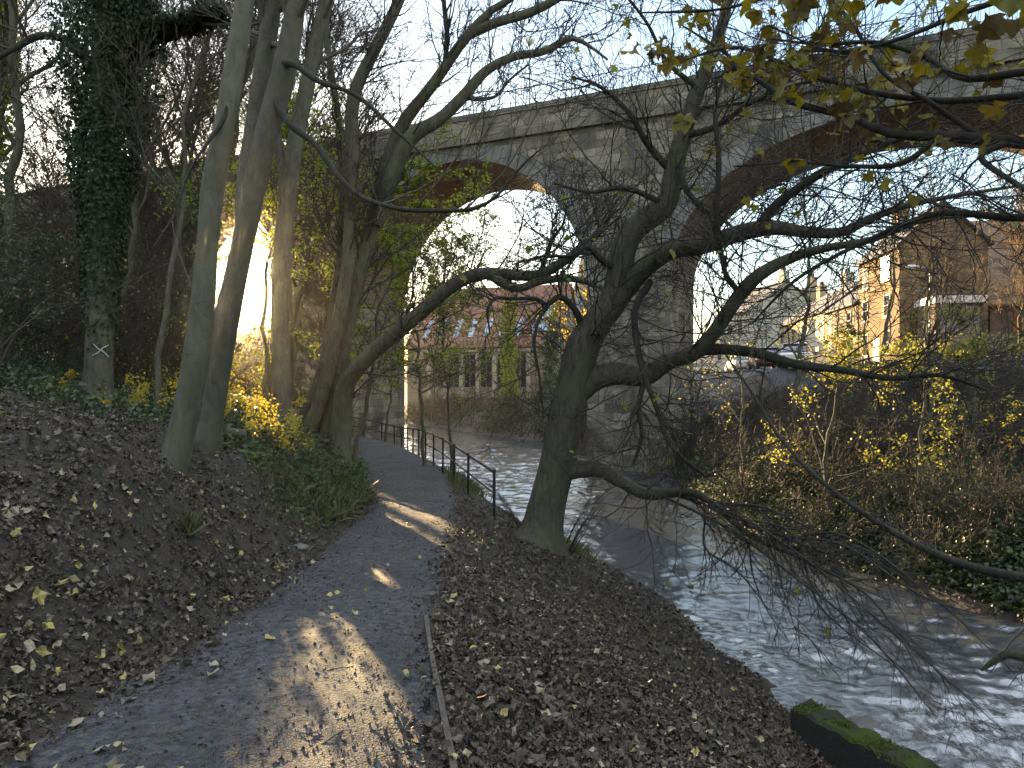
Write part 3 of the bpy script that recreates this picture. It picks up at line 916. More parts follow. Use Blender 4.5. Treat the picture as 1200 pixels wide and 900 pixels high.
drawn('beech_tree', 'smooth grey-green trunk, front one of the leaning pair left of the path', 'tree',
      [[(190, 575, 8, 39.1), (203, 545, 8, 32.9), (214, 500, 8, 29.0), (233, 400, 8, 29.8), (243, 295, 8.05, 24.3), (252, 205, 8.1, 27.4), (263, 150, 8.1, 24.3), (272, 95, 8.2, 25.0), (287, 0, 8.4, 22.0), (303, -110, 8.6, 20.3), (325, -300, 9, 17.2), (345, -520, 9.5, 12.5)]],
      [[(270, 90, 8.15, 6.5), (262, 140, 8.0, 5.2), (245, 165, 7.9, 3.9), (222, 200, 7.7, 3.2), (205, 250, 7.6, 2.6), (180, 290, 7.5, 2.0)]],
      UPP, 1, 'bark_smooth', 'twig_brown', .22)
drawn('beech_tree', 'smooth grey forked trunk, rear one of the leaning pair left of the path', 'tree',
      [[(236, 550, 9.2, 36.0), (244, 510, 9.2, 28.2), (260, 400, 9.2, 29.0), (281, 300, 9.2, 24.3), (292, 250, 9.2, 24.3), (303, 200, 9.25, 25.8), (315, 150, 9.3, 26.6), (331, 95, 9.3, 27.4), (348, 0, 9.4, 21.2), (364, -80, 9.6, 19.6), (395, -320, 10, 14.1)]],
      [[(286, 275, 9.25, 21.6), (288, 225, 9.5, 22.5), (296, 160, 9.7, 21.6), (306, 95, 9.8, 21.6), (320, 0, 9.9, 18.9), (335, -180, 10, 12.6)],
       [(322, 112, 9.3, 11.5), (340, 146, 8.9, 7.9), (371, 171, 8.8, 7.2), (396, 206, 8.7, 6.5), (421, 229, 8.6, 5.8), (460, 243, 8.5, 5.8), (513, 247, 8.4, 5.0), (563, 242, 8.3, 4.3), (584, 228, 8.2, 3.6), (600, 208, 8.2, 2.9), (616, 190, 8.2, 2.2), (640, 170, 8.2, 1.4)],
       [(330, 75, 9.3, 10.4), (345, 76, 9, 7.2), (371, 94, 8.9, 6.4), (414, 110, 8.8, 4.8), (467, 156, 8.7, 4.0), (499, 185, 8.6, 2.4), (520, 206, 8.6, 1.6)]],
      UPP, 2, 'bark_beech', 'twig_brown', .2)
drawn('woodland_tree', 'straight dark trunk between the leaning pair and the many-stemmed clump', 'tree',
      [[(328, 525, 14, 30.6), (330, 470, 14, 22.9), (328, 380, 14, 21.2), (332, 280, 14, 20.4), (343, 190, 14, 18.7), (358, 110, 14.2, 17.0), (378, 20, 14.4, 15.3), (400, -80, 14.6, 13.6), (425, -300, 15, 8.5)]],
      [[(336, 250, 14, 12), (330, 190, 14.2, 11), (318, 120, 14.4, 10), (312, 40, 14.6, 9), (305, -60, 14.8, 7)]],
      UPP, 3, 'bark_mid', 'twig_brown', .7)
root4, tw4, L4, rng4 = drawn('many_stemmed_tree', 'clump of leaning stems beside the path with one limb arching over the railing', 'tree',
      [[(354, 535, 16, 21.9), (372, 480, 16, 17.5), (392, 400, 16, 16.1), (408, 300, 16, 16.1), (413, 200, 16, 16.1), (417, 105, 16.1, 14.6), (440, 57, 16.2, 13.2), (468, 0, 16.4, 11.7), (495, -80, 16.6, 9.5), (525, -240, 17, 5.8)],
       [(378, 535, 16.2, 20.5), (392, 460, 16.3, 17.5), (408, 380, 16.4, 17.5), (424, 310, 16.4, 17.5), (440, 250, 16.4, 17.5), (455, 190, 16.4, 17.5), (468, 153, 16.3, 16.1), (510, 95, 16, 13.2), (545, 45, 15.8, 11.7), (575, 13, 15.7, 8.8), (603, -4, 15.6, 8.0), (660, -60, 15.4, 5.2)],
       [(396, 535, 15.8, 28.1), (400, 490, 15.8, 25.0), (406, 450, 15.6, 21.9), (433, 417, 15.3, 19.6), (465, 390, 15, 18.8), (500, 360, 14.8, 17.2), (533, 333, 14.6, 15.6), (560, 321, 14.4, 14.9), (600, 322, 14.2, 13.3), (633, 322, 14, 11.7), (655, 310, 13.9, 11.0), (693, 280, 13.7, 7.8), (722, 245, 13.5, 3.9)],
       [(343, 530, 16.6, 15.0), (364, 470, 16.6, 12.2), (386, 390, 16.8, 10.9), (395, 330, 16.9, 10.2), (402, 240, 17, 9.5), (398, 150, 17.2, 8.2), (385, 60, 17.4, 6.8), (380, -40, 17.6, 5.4)],
       [(402, 528, 15.7, 14), (405, 480, 15.7, 10), (412, 450, 15.6, 9), (425, 430, 15.5, 7)]],
      [[(550, 40, 15.8, 12), (580, 27, 15.7, 11), (615, 17, 15.6, 10), (647, 2, 15.5, 9), (700, -35, 15.3, 5)],
       [(440, 262, 16.3, 18), (462, 200, 16.1, 18), (483, 160, 16, 17), (515, 140, 15.9, 14), (543, 113, 15.8, 13), (570, 83, 15.6, 11), (600, 67, 15.5, 10), (637, 60, 15.3, 9), (672, 45, 15.2, 7), (692, 55, 15.1, 4), (712, 70, 15, 3)],
       [(543, 113, 15.8, 7), (560, 116, 15.7, 5), (580, 113, 15.6, 4), (596, 95, 15.5, 3), (620, 75, 15.4, 2)],
       [(575, 322, 14.3, 12), (590, 332, 14.2, 12), (607, 338, 14.1, 10), (630, 330, 14, 9), (673, 327, 13.8, 8), (713, 340, 13.6, 5)],
       [(633, 322, 14, 7), (640, 300, 13.9, 6), (648, 280, 13.8, 5), (660, 262, 13.7, 3), (664, 240, 13.6, 2)],
       [(520, 85, 16, 6), (524, 40, 16, 6), (520, 0, 16, 5), (530, -60, 16, 3)]],
      [dict(per_m=4.0, lo=.25, hi=1, ang=50, length=1.8, K=9, wander=.14, up=.2, ratio=.45, rcap=.02, sides=5),
       dict(per_m=4.5, lo=.15, hi=1, ang=42, length=.8, K=6, wander=.14, up=.1, ratio=.5, rcap=.008, sides=4),
       dict(per_m=4.0, lo=.2, hi=1, ang=40, length=.4, K=4, wander=.14, up=.08, ratio=.5, rcap=.004, sides=3)],
      4, 'bark_mid', 'twig', .15)

# the big riverside tree
root5, tw5, L5, rng5 = drawn('riverside_tree', 'big dark tree leaning on the river bank, its bare limbs spread wide', 'tree',
      [[(628, 662, 12, 70), (634, 628, 12, 50), (641, 590, 12, 43), (652, 545, 12, 42), (663, 490, 12, 42), (675, 440, 12, 42), (684, 405, 11.95, 42), (700, 378, 11.9, 36), (718, 350, 11.85, 31), (727, 315, 11.8, 29), (737, 277, 11.75, 29), (757, 257, 11.7, 27), (778, 244, 11.65, 25), (788, 205, 11.6, 22), (798, 165, 11.5, 20), (812, 120, 11.4, 18), (828, 80, 11.3, 16), (843, 40, 11.2, 13), (853, 5, 11.1, 11), (872, -70, 11, 7)]],
      [[(706, 370, 11.9, 34), (735, 335, 11.8, 28), (760, 310, 11.6, 25), (782, 295, 11.4, 24), (833, 285, 11, 22), (860, 275, 10.8, 21), (900, 267, 10.5, 18), (945, 272, 10.2, 13), (985, 272, 9.9, 11), (1027, 253, 9.6, 9), (1065, 240, 9.3, 7), (1100, 233, 9, 6), (1210, 215, 8.4, 3)],
       [(885, 270, 10.6, 13), (910, 240, 10.4, 12), (940, 217, 10.2, 11), (967, 200, 10, 10), (1010, 180, 9.8, 9), (1053, 163, 9.5, 7), (1105, 148, 9.2, 3)],
       [(676, 458, 12, 34), (700, 442, 11.9, 28), (725, 437, 11.7, 26), (757, 440, 11.5, 24), (782, 424, 11.3, 22), (818, 411, 11, 20), (838, 388, 10.8, 18), (866, 347, 10.5, 17), (884, 327, 10.3, 16), (933, 300, 10, 12), (970, 290, 9.7, 9), (1013, 283, 9.5, 8), (1087, 257, 9, 6), (1190, 253, 8.5, 3)],
       [(812, 412, 11, 14), (845, 409, 10.9, 13), (877, 412, 10.7, 12), (933, 427, 10.3, 10), (983, 433, 10, 9), (1047, 443, 9.7, 7), (1100, 440, 9.4, 5), (1160, 458, 9, 3)],
       [(646, 554, 12, 28), (680, 550, 11.9, 22), (703, 551, 11.7, 18), (728, 564, 11.5, 16), (759, 579, 11.2, 15), (790, 577, 11, 12), (815, 578, 10.7, 9), (843, 597, 10.3, 8), (886, 632, 9.8, 6), (933, 650, 9.3, 4), (990, 690, 8.8, 3)],
       [(684, 388, 11.9, 10), (673, 362, 11.8, 8), (655, 348, 11.7, 7), (640, 357, 11.6, 6), (630, 351, 11.5, 5), (600, 350, 11.4, 4), (580, 350, 11.3, 4), (573, 357, 11.2, 3), (574, 392, 11.2, 2)],
       [(645, 354, 11.6, 5), (633, 372, 11.5, 4), (626, 400, 11.4, 4), (632, 440, 11.3, 3), (637, 490, 11.2, 2)],
       [(727, 316, 11.8, 10), (705, 305, 11.6, 8), (690, 290, 11.5, 7), (668, 300, 11.3, 4), (640, 300, 11.2, 3), (600, 310, 11, 2)],
       [(757, 444, 11.5, 7), (748, 475, 11.4, 6), (752, 510, 11.3, 5), (742, 545, 11.2, 3)],
       [(762, 330, 11.6, 9), (745, 360, 11.3, 8), (750, 420, 11, 7), (770, 480, 10.7, 6), (785, 520, 10.5, 5), (830, 560, 10.2, 4)],
       [(790, 205, 11.6, 9), (760, 170, 11.5, 8), (735, 130, 11.4, 6), (700, 100, 11.3, 4), (670, 90, 11.2, 2)],
       [(800, 160, 11.5, 9), (835, 150, 11.2, 8), (880, 120, 10.9, 6), (930, 100, 10.6, 4), (990, 90, 10.3, 3)],
       [(781, 240, 11.6, 8), (730, 220, 11.4, 6), (690, 225, 11.2, 4), (650, 215, 11, 3)],
       [(793, 190, 11.5, 8), (810, 230, 11.2, 7), (835, 250, 11, 6), (870, 230, 10.8, 4), (920, 215, 10.5, 3)],
       [(835, 62, 11.3, 8), (890, 90, 11, 7), (950, 60, 10.6, 5), (1010, 60, 10.3, 4), (1060, 30, 10, 3)],
       [(820, 105, 11.3, 7), (780, 70, 11.2, 5), (760, 30, 11.1, 4), (730, -10, 11, 3)],
       [(833, 285, 11, 8), (838, 250, 10.9, 7), (842, 180, 10.8, 6), (838, 130, 10.7, 4), (850, 80, 10.6, 3)],
       [(868, 345, 10.5, 8), (850, 320, 10.3, 6), (846, 300, 10.2, 5), (838, 240, 10, 4)]],
      [dict(per_m=7, lo=.2, hi=1, ang=52, length=1.7, K=9, wander=.14, up=.06, ratio=.5, rcap=.014, sides=5),
       dict(per_m=3.8, lo=.12, hi=1, ang=45, length=.85, K=7, wander=.14, up=.02, ratio=.55, rcap=.006, sides=4),
       dict(per_m=4, lo=.15, hi=1, ang=40, length=.38, K=5, wander=.15, up=.02, ratio=.6, rcap=.0035, sides=3)],
      5, 'bark_dark', 'twig', .75, K=56)
# drooping fan of twigs over the water
rngf = np.random.default_rng(55)
fan = []
for (a, b) in [((778, 582, 11.0), (1105, 850, 7.3)), ((800, 578, 10.9), (1060, 790, 7.8)), ((815, 582, 10.7), (1150, 830, 7.2)), ((830, 590, 10.5), (1010, 720, 8.6)), ((843, 597, 10.3), (1190, 790, 7.3)),
               ((790, 579, 11), (905, 720, 9.4)), ((860, 612, 10.1), (1190, 730, 7.6)), ((835, 593, 10.4), (1090, 700, 8.4)), ((880, 628, 9.9), (1180, 860, 6.9))]:
    p0 = at(*a); p1 = at(*b); m = (p0 + p1) / 2 + np.array((0, 0, .28)) + rngf.normal(size=3) * .12
    q1 = p0 * .72 + p1 * .28 + np.array((0, 0, .2)) + rngf.normal(size=3) * .08
    q3 = p0 * .25 + p1 * .75 + np.array((0, 0, .12)) + rngf.normal(size=3) * .1
    s = spline([(*p0, .024), (*q1, .019), (*m, .015), (*q3, .011), (*p1, .004)], 24)
    fan.append((s[:, :3], s[:, 3]))
P, Rr = stack_limbs(fan)
mb = MB(); mb.tubes(P, Rr, 6)
src = (P, Rr)
for kw in (dict(per_m=4.5, lo=.1, hi=1, ang=34, length=1.0, K=8, wander=.12, up=-.08, ratio=.6, rcap=.010, minr=.003, bias=(.15, -.12, -.1)),
           dict(per_m=4.5, lo=.15, hi=1, ang=36, length=.5, K=6, wander=.12, up=-.02, ratio=.6, rcap=.006, minr=.003),
           dict(per_m=3.0, lo=.2, hi=1, ang=38, length=.25, K=4, wander=.12, up=0, ratio=.6, rcap=.004, minr=.0028)):
    src = sprout(src[0], src[1], rng=rngf, **kw); mb.tubes(src[0], src[1], 4)
mb.build('drooping_twigs', M['twig'], root5)
# a few leaves left on it
rr_ = np.random.default_rng(6)
pp = np.concatenate([p[:, :5] for p in tw5])
pos = leaf_points(pp, 130, rr_, .4, .02)
mb = MB(); scatter(mb, TPL_MAPLE, pos, rr_.uniform(.05, .10, len(pos)), rr_, (0, 0, .3), .8); mb.build('leaves', M['leaf_yellow'], root5)
# shoots at its foot
mb = MB()
bx, by = at(640, 630, 12)[:2]
st = []
for i in range(26):
    a = rr_.uniform(-.9, 1.1) if i < 16 else rr_.uniform(2.4, 3.6)
    r0 = .40; x = bx + math.cos(a) * r0; y = by + rr_.uniform(-.2, .2); z = gz(x, y)
    d = np.array((math.cos(a) * .5, rr_.uniform(-.3, .3), 1.0)); L = rr_.uniform(.5, 1.15)
    s = np.array([np.array((x, y, z)) + d * L * t + np.array((math.cos(a), 0, 0)) * .2 * L * t * t for t in np.linspace(0, 1, 8)])
    st.append(s)
P = np.stack(st); Rr = np.repeat(np.linspace(.007, .003, 8)[None], len(P), 0); mb.tubes(P, Rr, 4)
q, s = sprout(P, Rr, 7, .3, 1, 35, .3, 5, .1, .15, .7, rr_, minr=.002); mb.tubes(q, s, 3)
mb.build('basal_sprays', M['twig'], root5)

# tree standing just outside the frame, its boughs hang into view
R_l = [('w', 4.35, 2.3, gz(4.35, 2.3) - .2, .2), ('w', 4.4, 2.3, .2, .15), ('w', 4.3, 2.35, 1.6, .13), ('w', 4.35, 2.3, 3.2, .12), ('w', 4.5, 2.1, 5.4, .09), ('w', 4.7, 1.8, 8, .05)]
R_b = [[('w', 4.32, 2.35, 2.2, .06), (1330, 178, 4.0, 17), (1200, 168, 4.3, 14), (1120, 161, 4.5, 13), (1047, 157, 4.7, 11), (987, 134, 5, 9), (933, 121, 5.2, 8), (890, 95, 5.4, 6), (850, 62, 5.6, 4), (800, 30, 5.8, 2)],
       [('w', 4.38, 2.3, .35, .06), (1340, 680, 4.3, 16), (1200, 677, 4.8, 12), (1117, 657, 5.2, 10), (1053, 627, 5.5, 8), (987, 583, 5.8, 6), (947, 550, 6, 5), (910, 507, 6.2, 4), (883, 463, 6.4, 3), (850, 415, 6.6, 2)],
       [('w', 4.35, 2.3, 3.2, .05), (1340, 70, 3.7, 14), (1200, 84, 4, 9), (1130, 92, 4.2, 8), (1090, 70, 4.4, 6), (1030, 50, 4.6, 5), (960, 52, 4.8, 4), (900, 45, 5, 2)],
       [('w', 4.4, 2.2, 4, .05), (1320, -60, 3.6, 12), (1200, -10, 3.8, 8), (1130, 15, 4, 6), (1040, 50, 4.2, 5), (985, 60, 4.4, 3), (900, 30, 4.6, 2)],
       [(1180, 167, 4.35, 8), (1150, 185, 4.2, 7), (1190, 215, 4.0, 6), (1260, 260, 3.7, 4)],
       [('w', 4.45, 2.15, 4.6, .045), (1250, -160, 3.9, 9), (1100, -60, 4.3, 6), (950, -20, 4.6, 4), (850, 10, 4.8, 3), (750, 15, 5, 2)],
       [('w', 4.45, 2.2, 3.6, .05), (1290, 110, 4.0, 12), (1200, 112, 4.3, 9), (1110, 118, 4.6, 8), (1020, 108, 4.9, 7), (930, 80, 5.2, 5), (860, 55, 5.4, 4), (790, 75, 5.6, 2)],
       [('w', 4.4, 2.25, 2.9, .05), (1300, 240, 4.2, 12), (1200, 255, 4.5, 9), (1100, 250, 4.8, 7), (1010, 285, 5.1, 5), (930, 330, 5.4, 4), (880, 380, 5.6, 2)],
       [(1150, 162, 4.45, 7), (1090, 120, 4.6, 6), (1040, 90, 4.8, 5), (1000, 30, 5, 4), (960, -20, 5.2, 3)],
       [(1100, 160, 4.55, 7), (1060, 190, 4.6, 6), (1000, 195, 4.8, 5), (940, 190, 5, 3), (860, 195, 5.2, 2)]]
rngR = np.random.default_rng(9)
LR = [limb(R_l, 40)] + [limb(b, 40) for b in R_b]
rootR = thing('sycamore_tree', base_of(LR[0]), 'sycamore whose leafy boughs reach in at the top right corner', 'tree')
twR = finish_tree(rootR, LR, rngR, M['bark_dark'], M['twig'],
                  [dict(per_m=6, lo=.2, hi=1, ang=45, length=.8, K=8, wander=.16, up=.02, ratio=.5, rcap=.008, sides=5),
                   dict(per_m=5.5, lo=.12, hi=1, ang=42, length=.42, K=6, wander=.15, up=.0, ratio=.55, rcap=.004, sides=4),
                   dict(per_m=7, lo=.15, hi=1, ang=42, length=.22, K=4, wander=.15, up=.0, ratio=.6, rcap=.002, sides=3)], flare=.6)
pp = np.concatenate([p[:, :4] for p in twR])
pos = leaf_points(pp, 5000, rngR, .5, .02)
sx_ = 600 + pos[:, 0] / np.maximum(pos[:, 1], .3) * F; sy_ = 450 - (pos[:, 2] - CAMZ) / np.maximum(pos[:, 1], .3) * F
# leaves survive on the high outer twigs only
keep = (pos[:, 2] > 2.95 + .25 * vnoise(pos[:, 0] * 3, pos[:, 1] * 3, 4)) & (rngR.uniform(size=len(pos)) < .04 + .15 * smooth(3.2, 3.7, pos[:, 2]))
pos = pos[keep]
pos = np.concatenate([pos, pos[::2] + rngR.normal(size=pos[::2].shape) * .05])
mb = MB(); scatter(mb, TPL_MAPLE, pos - np.array((0, 0, .03)), rngR.uniform(.04, .10, len(pos)), rngR, (0, -.5, .5), .9, .16, dirs=np.broadcast_to(np.array((0, -.1, -1.0)), (len(pos), 3)))
mb.build('leaves', M['leaf_maple'], rootR)


# ------------------------------------------------------------------ generic trees and bushes
def wild_tree(name, label, base, h, r0, lean, seed, barkm='bark_mid', twigm='twig_brown', limbs=9, up=.35, spread=.42, lv=None, leaves=None, ivy=None, group=None, crown_lo=.3, limb_len=.36):
    rng = np.random.default_rng(seed)
    x, y = base; z = gz(x, y)
    root = thing(name, (x, y, z), label, 'tree', group)
    K = 26
    t = np.linspace(0, 1, K)
    wx = np.cumsum(rng.normal(size=K)) * h * .006; wy = np.cumsum(rng.normal(size=K)) * h * .006
    P = np.stack([x + lean[0] * h * t ** 1.3 + wx, y + lean[1] * h * t ** 1.3 + wy, z - .15 + h * t], 1)
    Rr = r0 * (1 - .86 * t ** .9)
    mb = MB(); a, b = trunk_mesh(P, Rr, 12, rng, .05, .5); mb.tubes(a, b, 12)
    L, S = sprout(P[None], Rr[None], limbs / h, crown_lo, .98, math.degrees(spread * 2.2), h * limb_len, 12, .12, up, .55, rng, rcap=r0 * .55, taper=.2, step_up=up * .22)
    if len(L):
        mb.tubes(L, S, 7)
    mb.build('trunk', M[barkm], root)
    tw = MB(); src = [(P[None][:, K // 2:], Rr[None][:, K // 2:]), (L, S)]
    al = []
    lv = lv or [dict(per_m=2.4, lo=.2, hi=1, ang=42, length=h * .14, K=8, wander=.13, up=.2, ratio=.5, rcap=.03), dict(per_m=3, lo=.2, hi=1, ang=42, length=h * .07, K=6, wander=.14, up=.12, ratio=.5, rcap=.01), dict(per_m=2.6, lo=.2, hi=1, ang=40, length=h * .04, K=4, wander=.14, up=.1, ratio=.6, rcap=.006)]
    for kw in lv:
        nx_ = []
        for p, r in src:
            q, s = sprout(p, r, rng=rng, minr=max(.0028, .00050 * y), **kw)
            if len(q):
                tw.tubes(q, s, 4 if len(q) < 500 else 3); nx_.append((q, s)); al.append(q)
        src = nx_
    tw.build('crown', M[twigm], root)
    if leaves:
        n, size, m, zlo, zhi = leaves
        pos = np.concatenate([leaf_points(p, max(1, n // len(al)), rng, .3, .05) for p in al])
        pos = pos[(pos[:, 2] > z + zlo * h) & (pos[:, 2] < z + zhi * h)]
        mbl = MB(); scatter(mbl, TPL_SMALL, pos, size * rng.uniform(.6, 1.3, len(pos)), rng, (0, 0, .6), .7); mbl.build('leaves', M[m], root)
    if ivy:
        n, zlo, zhi, wid, size, m = ivy
        ivy_on(root, P, Rr, n, zlo, zhi, wid, size, m, rng)
    return root


def ivy_on(root, P, Rr, n, lo, hi, wid, size, m, rng, name='ivy', thin=None):
    K = len(P)
    f = rng.uniform(lo, hi, n)
    if thin:
        f = f[rng.uniform(size=n) < np.interp(f + .05 * rng.normal(size=n), thin[0], thin[1])]; n = len(f)
    f = f * (K - 1); i = np.minimum(f.astype(int), K - 2); a = (f - i)[:, None]
    c = P[i] * (1 - a) + P[i + 1] * a; r = Rr[i]
    th = rng.uniform(0, 2 * math.pi, n)
    tt = f / (K - 1)
    lump = .75 + .9 * (vnoise(th * 1.6, tt * 16, 3) + .25) + .5 * vnoise(th * 4, tt * 40, 8)
    ww = (wid(tt) if callable(wid) else wid) * np.clip(lump, .15, 2)
    rad = r + ww * np.sqrt(rng.uniform(.02, 1, n))
    o = np.stack([np.cos(th), np.sin(th), np.zeros(n)], 1)
    pos = c + o * rad[:, None]
    mb = MB(); scatter(mb, TPL_IVY, pos, size * rng.uniform(.6, 1.3, n), rng, o + np.array((0, 0, .35)), .45, dirs=np.broadcast_to(np.array((0, 0, -1.0)), (n, 3)))
    return mb.build(name, M[m], root)


def bush(name, label, base, h, w, seed, stems=26, twigm='twig_brown', leaves=None, cat='bush', group=None, ln=1.0, twigs=2.6, r=.014, tpl=None, droop=.0, lw=None, z0=None):
    rng = np.random.default_rng(seed)
    x, y = base; z = gz(x, y) if z0 is None else z0
    root = thing(name, (x, y, z), label, cat, group)
    K = 10
    n = stems
    a = rng.uniform(0, 2 * math.pi, n); rr = np.sqrt(rng.uniform(0, 1, n)) * w * .35
    P = np.zeros((n, K, 3)); px = x + np.cos(a) * rr; py = y + np.sin(a) * rr
    P[:, 0] = np.stack([px, py, ground_z(px, py) - .05], 1)
    out = rng.uniform(.1, .8, n) * w * .5 / h
    d = nrm(np.stack([np.cos(a) * out, np.sin(a) * out, np.ones(n)], 1) + rng.normal(size=(n, 3)) * .15)
    L = h * rng.uniform(.6, 1.15, n)
    for k in range(1, K):
        d = d + rng.normal(size=(n, 3)) * .13 + np.stack([np.cos(a) * .06, np.sin(a) * .06, np.full(n, -droop)], 1)
        d = nrm(d); P[:, k] = P[:, k - 1] + d * (L / (K - 1))[:, None]
    Rr = (r * rng.uniform(.6, 1.2, n))[:, None] * np.linspace(1, .3, K)[None]
    mb = MB(); mb.tubes(P, Rr, 5)
    src = (P, Rr); al = [P]
    for kw in (dict(per_m=twigs, lo=.2, hi=1, ang=45, length=h * .32, K=7, wander=.17, up=.06, ratio=.6, rcap=.008), dict(per_m=twigs * 1.4, lo=.15, hi=1, ang=45, length=h * .15, K=5, wander=.17, up=.03, ratio=.6, rcap=.005)):
        src = sprout(src[0], src[1], rng=rng, minr=max(.0024, .00036 * y), **kw)
        if len(src[0]) == 0:
            break
        mb.tubes(src[0], src[1], 3); al.append(src[0])
    mb.build('stems', M[twigm], root)
    if leaves:
        nl, size, m = leaves[:3]
        pos = np.concatenate([leaf_points(p, max(1, int(nl * (.15 if i == 0 else .425))), rng, .2, .05 * h) for i, p in enumerate(al)])
        mbl = MB(); scatter(mbl, tpl or TPL_SMALL, pos, size * rng.uniform(.6, 1.3, len(pos)), rng, (0, 0, .7), .7); mbl.build('leaves', M[m], root)
    return root


def xy(px, Y):
    return ((px - 600) / F * Y, Y)


exec_order = []
# ivy tree with the painted cross
rngI = np.random.default_rng(21)
LI = [limb(fix_base([(112, 478, 12, 38), (116, 440, 12, 32), (117, 380, 12, 31), (120, 280, 12, 30), (122, 180, 12, 30), (125, 80, 12, 28), (130, -20, 12.1, 26), (137, -200, 12.3, 20), (140, -420, 12.5, 12)]), 50),
      limb([(127, 75, 12, 16), (165, 42, 12, 12), (215, 26, 12, 9), (268, 8, 12, 5)], 50),
      limb([(122, 110, 12, 12), (100, 70, 11.8, 10), (75, 46, 11.6, 9), (48, 42, 11.4, 8), (20, 55, 11.2, 7), (-20, 78, 11, 5)], 50),
      limb([(124, 20, 12, 14), (150, -20, 12, 12), (180, -60, 12, 9), (220, -120, 12, 5)], 50)]
rI = thing('ivy_clad_tree', base_of(LI[0]), 'ivy-smothered tree with a white cross sprayed on its bare lower trunk', 'tree')
finish_tree(rI, LI, rngI, M['bark_mid'], M['twig_brown'], UPP, trunk_n=1, flare=.5)
ivy_on(rI, LI[0][0], LI[0][1], 30000, .08, .78, lambda t: np.interp(t, [0, .1, .16, .24, .32, .5, .8], [.0, .03, .09, .18, .42, .78, .85]), .06, 'ivy_dark', rngI, thin=([.1, .15, .18, .2, .25, .32], [.01, .12, .5, .2, .5, 1]))
ivy_on(rI, LI[1][0], LI[1][1], 3600, .05, .95, .3, .065, 'ivy_dark', rngI)
ivy_on(rI, LI[3][0], LI[3][1], 3600, .05, .95, .5, .065, 'ivy_dark', rngI)
mb = MB()
ctr = at(118, 411, 12); fd = ctr / np.linalg.norm(ctr) * np.array((1, 1, 0)); fd /= np.linalg.norm(fd)
rx = np.array((fd[1], -fd[0], 0)); cen = np.array((ctr[0], ctr[1], ctr[2]))
for sgn in (1, -1):
    pts = []
    for t in np.linspace(-1, 1, 9):
        lx = t * .115; lz = sgn * t * .10 + .01 * math.sin(5 * t)
        rad = .232
        q = cen + rx * lx + np.array((0, 0, lz)) - fd * (math.sqrt(max(.01, rad * rad - lx * lx)) + .008)
        pts.append(q)
    pts = np.array(pts)
    nr = np.linspace(.006, .011, 9)
    mb.tubes(pts, nr, 5, True)
mb.build('painted_cross', M['paint_mark'], rI)

# pale, sunlit trees behind on the left slope
specs = [(-13.0, 17, 15, .20, (.10, 0), 101, 'slender tree at the left edge with yellowish ivy up its trunk', None, (2600, .25, .8, .28, .09, 'leaf_lime')),
         (-9.2, 19, 15, .17, (.22, .05), 102, 'pale tree leaning right, just right of the ivy-clad tree', None, None),
         (-11.5, 24, 16, .2, (.16, .0), 103, 'pale forked tree seen in the gap right of the ivy-clad tree', None, None),
         (-8.8, 26, 14, .18, (-.05, .0), 104, 'thin upright tree right behind the leaning beech pair', None, None),
         (-16, 28, 16, .24, (.06, 0), 105, 'far bare tree on the slope between edge bush and ivy-clad tree', None, None),
         (-7.2, 22.5, 13, .16, (.08, 0), 106, 'bare tree behind the straight dark trunk, flecked with lime leaves', (900, .09, 'leaf_lime', .1, .8), None),
         (-9.6, 31, 13, .18, (.12, 0), 107, 'bare tree beyond the many-stemmed clump in front of the viaduct', None, (1500, .2, .7, .3, .1, 'ivy')),
         (-20.5, 33, 15, .22, (.05, 0), 108, 'tall bare tree farthest up the left slope', None, None),
         (-5.9, 11.5, 9, .06, (.1, .1), 109, 'thin bare sapling just left of the leaning beech pair', None, None),
         (-13.5, 21, 12, .14, (.1, 0), 113, 'bare tree behind the tall evergreen bush, right of its top', None, None),
         (-17.5, 23, 14, .2, (.04, 0), 114, 'dark bare tree above the tall evergreen bush at the left edge', (1500, .1, 'evergreen', .1, .6), None),
         (-12.6, 27, 13, .17, (.12, 0), 115, 'bare tree in front of the left arch seen between ivy-clad tree and leaning pair', None, (1200, .1, .5, .3, .1, 'ivy')),
         (-21, 27, 15, .2, (.0, 0), 116, 'bare tree at the left edge behind the dark one', None, None),
         (-6.6, 20.5, 13, .13, (.06, 0), 118, 'upright bare tree just left of the many-stemmed clump', None, None),
         (-9.0, 16.2, 12, .10, (.12, 0), 119, 'slim bare tree leaning right between ivy-clad tree and leaning pair', None, None),
         (-10.6, 34, 11, .15, (-.08, .0), 117, 'bare tree right in front of the far left pier', None, None),
         (-10.2, 14.5, 13, .13, (.02, .0), 112, 'thin dark tree close beside the ivy-clad tree, on its left', None, None)]
more = [(-15.5, 19, 7.5, 'bare tree behind the dark bush at the left edge, thin and upright'), (-11.2, 18.5, 6.5, 'bare tree hard behind the ivy-clad tree on its right'), (-14.6, 33, 8.5, 'bare tree under the far left arch, right of the ivy-clad tree'), (-18.5, 36, 9, 'bare tree close under the viaduct far up the left slope'),
        (-14.6, 26, 8, 'bare tree right of the tall grey-brown thicket'), (-19.5, 24, 8, 'bare tree left of the tall grey-brown thicket'), (-7.6, 30, 8, 'bare tree between the straight dark trunk and the far pier'), (-16.5, 31.5, 8.5, 'bare tree behind the tallest thicket on the left slope'), (-23, 35, 9.5, 'outermost bare tree at the left edge under the viaduct')]
for i, (x, y, h, lab) in enumerate(more):
    specs.append((x, y, h, .13, (.03 * (i % 3), 0), 150 + i, lab, (700, .08, 'leaf_gold' if i % 2 else 'evergreen', .05, .6), None))
